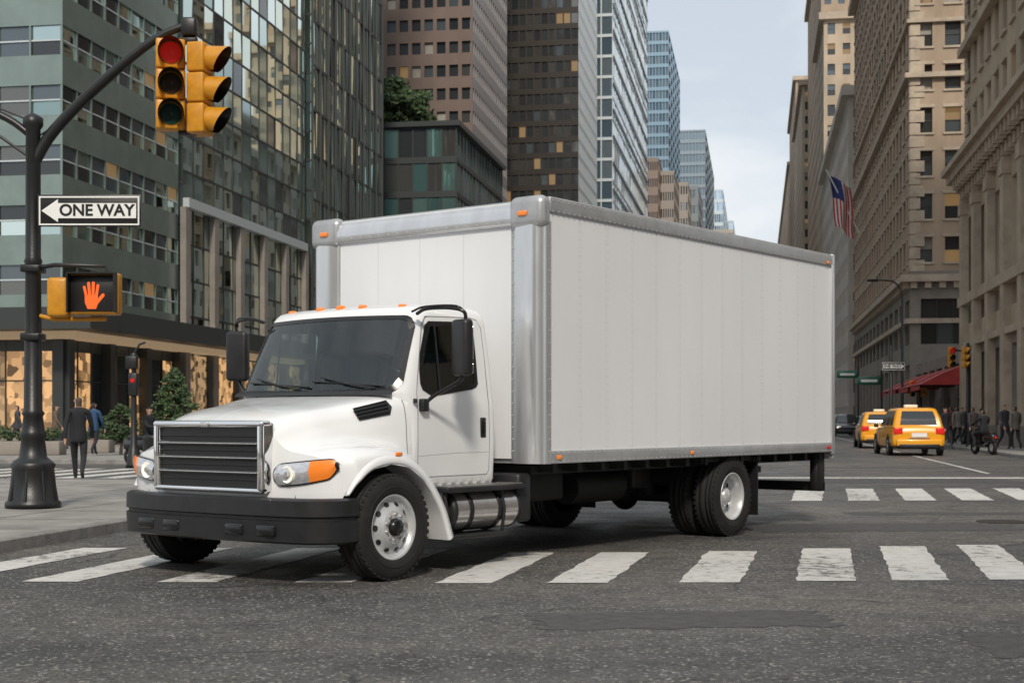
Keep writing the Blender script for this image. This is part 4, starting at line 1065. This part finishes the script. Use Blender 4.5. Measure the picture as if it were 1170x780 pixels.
dk=mat('car_black',(.015,.016,.018),.25,coat=.7); gy=mat('car_grey',(.12,.13,.14),.3,coat=.6); wht=mat('car_white',(.6,.6,.6),.3,coat=.5)
ang=math.atan2(.9859,.1673)
car('taxi',(xw(1037,52.5),52.5,0),ang+R(4),yel,True,1.68)
car('taxi',(xw(1003,65),65,0),ang,yel,True,1.6)
car('parked_car',(xw(967,104),104,0),ang+math.pi,dk)
car('parked_car',(xw(962,125),125,0),ang+math.pi,gy,H=1.5)
car('parked_car',(xw(985,112),112,0),ang,wht,H=1.5)
car('parked_car',(xw(940,150),150,0),ang,dk,H=1.5)
car('parked_car',(xw(930,175),175,0),ang,gy,H=1.5)

# ================================================================ PEOPLE
def person(name,loc,rot,h=1.75,coat=(.015,.016,.02),pants=(.02,.02,.025),pose='walk',hair=(.03,.02,.015),skin=(.45,.27,.19)):
    e=empty(name,loc,(0,0,rot)); s=h/1.75
    V=[];Rr=[];E=[]
    def a(p,r,par=None):
        V.append(p);Rr.append(r); i=len(V)-1
        if par is not None: E.append((par,i))
        return i
    pel=a((0,0,.95),(.155,.12)); sp=a((0,-.005,1.12),(.14,.105),pel); ch=a((0,0,1.30),(.17,.12),sp); uc=a((0,.01,1.43),(.12,.09),ch); nk=a((0,0,1.50),(.055,.055),uc)
    h0=a((0,-.01,1.56),(.065,.075),nk); h1=a((0,-.015,1.64),(.078,.095),h0); h2=a((0,-.005,1.715),(.06,.07),h1)
    if pose=='sit':
        for sd_ in(1,-1):
            hp=a((sd_*.1,0,.9),(.1,.1),pel); kn=a((sd_*.17,-.38,.84),(.07,.07),hp); an=a((sd_*.17,-.36,.42),(.05,.05),kn); to=a((sd_*.17,-.5,.37),(.04,.035),an)
            sh=a((sd_*.19,0,1.41),(.07,.07),uc); el=a((sd_*.26,-.2,1.2),(.05,.05),sh); wr=a((sd_*.25,-.42,1.16),(.035,.035),el); ha=a((sd_*.25,-.5,1.15),(.035,.03),wr)
    else:
        for sd_ in(1,-1):
            hp=a((sd_*.095,0,.88),(.10,.10),pel)
            if pose=='walk' and sd_==1: kn=a((sd_*.1,-.20*1.0,.50),(.065,.068),hp); an=a((sd_*.09,-.32,.10),(.042,.045),kn); to=a((sd_*.10,-.46,.06),(.038,.032),an)
            elif pose=='walk': kn=a((sd_*.1,.04,.48),(.065,.068),hp); an=a((sd_*.09,.32,.20),(.042,.045),kn); to=a((sd_*.10,.25,.06),(.038,.032),an)
            else: kn=a((sd_*.11,-.01,.49),(.065,.068),hp); an=a((sd_*.12,.02,.09),(.042,.045),kn); to=a((sd_*.13,-.13,.04),(.038,.032),an)
            sh=a((sd_*.19,0.005,1.41),(.068,.068),uc); k_=(-.16 if sd_==-1 else .16)*(1 if pose=='walk' else 0)
            el=a((sd_*.245,k_*.7+.02,1.13),(.05,.052),sh); wr=a((sd_*.25,k_*1.4-.04,.89),(.032,.034),el); ha=a((sd_*.25,k_*1.5-.06,.83),(.038,.022),wr)
            for q in range(4):
                f1=a((sd_*.25,k_*1.5-.09+.022*q,.77),(.0105,.0105),ha); a((sd_*.243,k_*1.5-.10+.02*q,.72+.006*abs(q-1.5)),(.009,.009),f1)
            t1=a((sd_*.235,k_*1.5-.10,.80),(.012,.012),ha); a((sd_*.228,k_*1.5-.125,.765),(.010,.010),t1)
    me=bpy.data.meshes.new('figure'); me.from_pydata([Vector(v)*s for v in V],E,[])
    o=bpy.data.objects.new('figure',me); sc.collection.objects.link(o)
    md=o.modifiers.new('skin','SKIN'); sl=me.skin_vertices[0].data
    for i,r in enumerate(Rr): sl[i].radius=(r[0]*s,r[1]*s); sl[i].use_root=(i==0)
    md.use_smooth_shade=True
    sb=o.modifiers.new('sub','SUBSURF'); sb.levels=2; sb.render_levels=2
    dg=bpy.context.evaluated_depsgraph_get(); me2=bpy.data.meshes.new_from_object(o.evaluated_get(dg)); o.modifiers.clear(); o.data=me2
    cm=mat('coat_%s'%str(coat),coat,.85,var=.3,vscale=9,bump=.3,bscale=15);pm2=mat('pants_%s'%str(pants),pants,.85,var=.2,vscale=9);hm=mat('hair_%s'%str(hair),hair,.7);sm_=mat('skin_%s'%str(skin),skin,.55);sh_=mat('shoes',(.012,.01,.01),.4)
    me2.materials.clear()
    for x in(cm,pm2,hm,sm_,sh_): me2.materials.append(x)
    for p in me2.polygons:
        c=p.center/s; p.use_smooth=True
        if c.z>1.515: k=2 if (c.z>1.66 or c.y>.005) else 3
        elif c.z>1.50: k=3
        elif abs(c.x)>.2 and c.z<.87 and pose!='sit': k=3
        elif c.z>.87 or (abs(c.x)>.19 and c.z>.8): k=0
        elif c.z>.095 or pose=='sit' and c.z>.45: k=1
        else: k=4
        if pose=='walk' and k==1 and c.z<.2 and (c.y<-.34): k=4
        p.material_index=k
    o.parent=e
    m=MB()
    m.bbox((-.012*s,-.128*s,1.61*s),(.012*s,-.095*s,1.655*s),sm_,.008*s,2)
    for sd_ in(1,-1):
        m.bbox((sd_*.085*s-.008*s,-.02*s,1.605*s),(sd_*.085*s+.008*s,.012*s,1.665*s),sm_,.006*s,2)
        m.bbox((sd_*.03*s-.009*s,-.112*s,1.655*s),(sd_*.03*s+.009*s,-.10*s,1.665*s),signb,.003*s,1)
    m.bbox((-.022*s,-.108*s,1.578*s),(.022*s,-.095*s,1.585*s),mat('lips',(.3,.1,.09),.5),.002*s,1)
    if pose!='sit':
        m.lathe([(0,.165),(.02,.172),(.12,.165),(.22,.15)],(0,0,.80*s),(0,0,1),cm,20); 
    m.lathe([(0,.085),(.05,.075),(.055,.062)],(0,.0,1.455*s),(0,0,1),cm,16)
    m.obj('face_and_collar',e)
    return e
person('pedestrian',(xw(90,30),30,.004),R(192),1.78,hair=(.07,.05,.04))
person('pedestrian',(xw(107,46),46,.12),R(170),1.72,coat=(.03,.08,.18),pants=(.02,.02,.03))
person('pedestrian',(xw(64,55),55,.12),R(95),1.72,coat=(.14,.10,.07))
person('pedestrian',(xw(20,53),53,.12),R(-80),1.7,coat=(.05,.05,.06))
P_=[(1080,60,R(20),(.02,.02,.03),'walk'),(1087,68,R(200),(.16,.05,.04),'stand'),(1094,63,R(180),(.22,.20,.18),'walk'),(1104,72,R(10),(.05,.06,.09),'walk'),(1112,58,R(190),(.06,.05,.05),'walk'),(1066,80,R(0),(.03,.03,.05),'walk'),(1121,70,R(160),(.25,.22,.19),'walk'),(1148,56,R(20),(.04,.04,.05),'walk'),(1099,66,R(30),(.10,.12,.16),'walk'),(1082,75,R(170),(.03,.03,.03),'walk'),(1160,54,R(185),(.12,.11,.10),'walk')]
for px,Y,r_,c_,po in P_:
    X_=xw(px,Y); person('pedestrian',(X_,Y,.12 if X_>kx(8.55,Y) else .002),r_,1.72+random.uniform(-.05,.08),coat=c_,pose=po)
def scooter(px,Y,rot,z=0):
    e=empty('scooter',(xw(px,Y),Y,z),(0,0,rot)); m=MB()
    for y in(-.62,.62): m.lathe([(-.05,.15),(-.06,.24),(0,.28),(.06,.24),(.05,.15),(-.05,.15)],(0,y,.28),(1,0,0),rubber,20); m.cyl((-.04,y,.28),(.04,y,.28),.14,rimm)
    m.bbox((-.14,.05,.45),(.14,.85,.75),dk,.08,3); m.bbox((-.13,.0,.72),(.13,.7,.84),black,.04,3); m.bbox((-.15,-.35,.28),(.15,.3,.38),dk,.04,2)
    m.bbox((-.17,-.52,.35),(.17,-.40,.95),dk,.05,3); m.tube([(0,-.62,.28),(0,-.45,1.0)],.03,steel); m.tube([(-.32,-.38,1.08),(0,-.45,1.02),(.32,-.38,1.08)],.018,black)
    m.bbox((-.06,-.6,.85),(.06,-.5,.95),hl2,.02,2); m.bbox((-.05,.84,.6),(.05,.88,.66),redl,.01,1); m.obj('frame',e)
    return e
scooter(1124,52,R(190)); person('scooter_rider',(xw(1124,52),52,-.08),R(190),1.75,pose='sit',hair=(.01,.01,.01))
scooter(170,39,R(60)); person('scooter_rider',(xw(170,39),39,-.08),R(60),1.72,pose='sit',hair=(.01,.01,.01))

# ================================================================ VEGETATION
leafm=[mat('leaf_a',(.05,.085,.03),.7),mat('leaf_b',(.08,.125,.045),.7),mat('leaf_c',(.028,.05,.02),.7)]
barkm=mat('bark',(.07,.055,.04),.9,var=.4,vscale=8)
def leaves(m,c,r,n,sz):
    for _ in range(n):
        while True:
            p=Vector((random.uniform(-1,1),random.uniform(-1,1),random.uniform(-1,1)))
            if p.length<1: break
        p=p*(.55+.45*random.random()); q=Vector((c[0]+p.x*r[0],c[1]+p.y*r[1],c[2]+p.z*r[2]))
        a=Vector((random.gauss(0,1),random.gauss(0,1),random.gauss(0,1))).normalized(); b=a.orthogonal().normalized(); a*=sz*random.uniform(.6,1.3); b*=sz*.5
        m.add([q-a,q+b,q+a,q-b],[(0,1,2,3)],random.choice(leafm))
def tree(name,x,y,z,h,w,conif=False,n=60,sz=.12,per=45):
    e=empty(name,(x,y,z)); m=MB()
    m.tube([(0,0,0),(.03,0,h*.3),(0,.03,h*.6),(0,0,h*.92)],[.06*h/3+.03,.05*h/3+.02,.03*h/3,.01],barkm,8)
    for k in range(10):
        t=k*2.4; z0=h*(.25+.06*k); l=w*.4*(1-(.085*k if conif else .02*k)); m.tube([(0,0,z0),(math.cos(t)*l*.5,math.sin(t)*l*.5,z0+h*.03),(math.cos(t)*l,math.sin(t)*l,z0+h*.05)],[.03,.02,.008],barkm,5)
    m.obj('trunk',e); m=MB()
    for k in range(n):
        u=(k+.5)/n; t=random.uniform(0,6.28)
        if conif:
            u=u**1.15; layer=(u*6)%1; rr=w*.5*(1-u)**.75*(.62+.45*(1-layer))*random.uniform(.6,1.05); zz=h*(.10+.88*u); c=w*.11*(1-.6*u)+.03
            leaves(m,(math.cos(t)*rr*.9,math.sin(t)*rr*.9,zz),(c,c,c*.5),per,sz)
        else:
            rr=w*.5*math.sqrt(max(0,1-(2*u-1)**2))*random.uniform(.3,1); zz=h*(.3+.68*u)
            c=w*random.uniform(.09,.17); leaves(m,(math.cos(t)*rr,math.sin(t)*rr,zz),(c,c,c*.8),per,sz)
    m.obj('crown',e)
tree('conifer_tree',xw(199,44),44,.12,2.75,2.5,True,330,.055,26)
tree('deciduous_shrub',xw(138,47),47,.12,1.6,1.2,False,60,.05,50)
for px0,px1,Y in((0,72,47),(112,128,50),(215,262,52)):
    e=empty('hedge_planter',(xw(px0,Y),Y,.12)); m=MB(); L_=xw(px1,Y)-xw(px0,Y)
    m.bbox((-.5,-.4,0),(L_,.4,.45),stoneg,.03,2); m.obj('planter',e); m=MB()
    for k in range(int(L_*8)+10): leaves(m,(random.uniform(-.4,L_-.1),random.uniform(-.3,.3),random.uniform(.5,.85)),(.22,.22,.2),45,.06)
    m.obj('foliage',e)
for px,h,w in((434,4.8,4.6),(450,5.6,5.4),(468,4.8,5)): tree('roof_garden_tree',xw(px,128),128,25.7,h,w,False,60,.26,45)
m=MB(); e=empty('litter_bin',(xw(178,33),33,.0)); m.lathe([(0,.001),(0,.24),(.05,.26),(.85,.3),(.9,.31),(.92,.25),(.92,.001)],(0,0,0),(0,0,1),poleb,20); m.obj('bin',e)

# ================================================================ LIGHT
W=bpy.data.worlds.new('World'); sc.world=W; W.use_nodes=True; nt=W.node_tree;N=nt.nodes;L=nt.links
bg=N['Background']; sky=N.new('ShaderNodeTexSky'); sky.sky_type='NISHITA'; sky.sun_disc=False
SE,SA=R(40),R(180)
sky.sun_elevation=SE; sky.sun_rotation=SA; sky.dust_density=1.5; sky.air_density=1.0
tc=N.new('ShaderNodeTexCoord'); mp=N.new('ShaderNodeMapping'); mp.inputs['Scale'].default_value=(1.2,1.2,4.0); L.new(tc.outputs['Generated'],mp.inputs[0])
no=N.new('ShaderNodeTexNoise'); no.inputs['Scale'].default_value=2.4; no.inputs['Detail'].default_value=8; no.inputs['Roughness'].default_value=.55; no.inputs['Distortion'].default_value=.4; L.new(mp.outputs[0],no.inputs['Vector'])
rp=N.new('ShaderNodeValToRGB'); rp.color_ramp.elements[0].position=.38; rp.color_ramp.elements[0].color=(.62,.62,.62,1); rp.color_ramp.elements[1].position=.60; rp.color_ramp.elements[1].color=(.99,.99,.99,1); L.new(no.outputs['Fac'],rp.inputs[0])
mx=N.new('ShaderNodeMix'); mx.data_type='RGBA'; L.new(rp.outputs[0],mx.inputs[0]); L.new(sky.outputs[0],mx.inputs[6]); mx.inputs[7].default_value=(8.5,8.9,9.3,1)
L.new(mx.outputs[2],bg.inputs['Color']); bg.inputs['Strength'].default_value=.10
sd_=bpy.data.lights.new('sun','SUN'); sd_.energy=2.8; sd_.angle=R(7); sd_.color=(1,.92,.80); so=bpy.data.objects.new('sun',sd_); sc.collection.objects.link(so)
dv=Vector((math.sin(SA)*math.cos(SE),math.cos(SA)*math.cos(SE),math.sin(SE)))
so.rotation_euler=(dv).to_track_quat('Z','Y').to_euler(); so.location=(0,-20,40)
cd=bpy.data.cameras.new('camera'); cd.lens=36*1650/1170; cd.sensor_width=36; cd.shift_y=88/1170; cd.clip_end=6000
cd.dof.use_dof=True; cd.dof.focus_distance=12.5; cd.dof.aperture_fstop=4.5
co=bpy.data.objects.new('camera',cd); sc.collection.objects.link(co); co.location=(0,0,1.3); co.rotation_euler=(R(90),0,0); sc.camera=co
sc.view_settings.view_transform='Standard'; sc.view_settings.look='None'; sc.view_settings.exposure=0
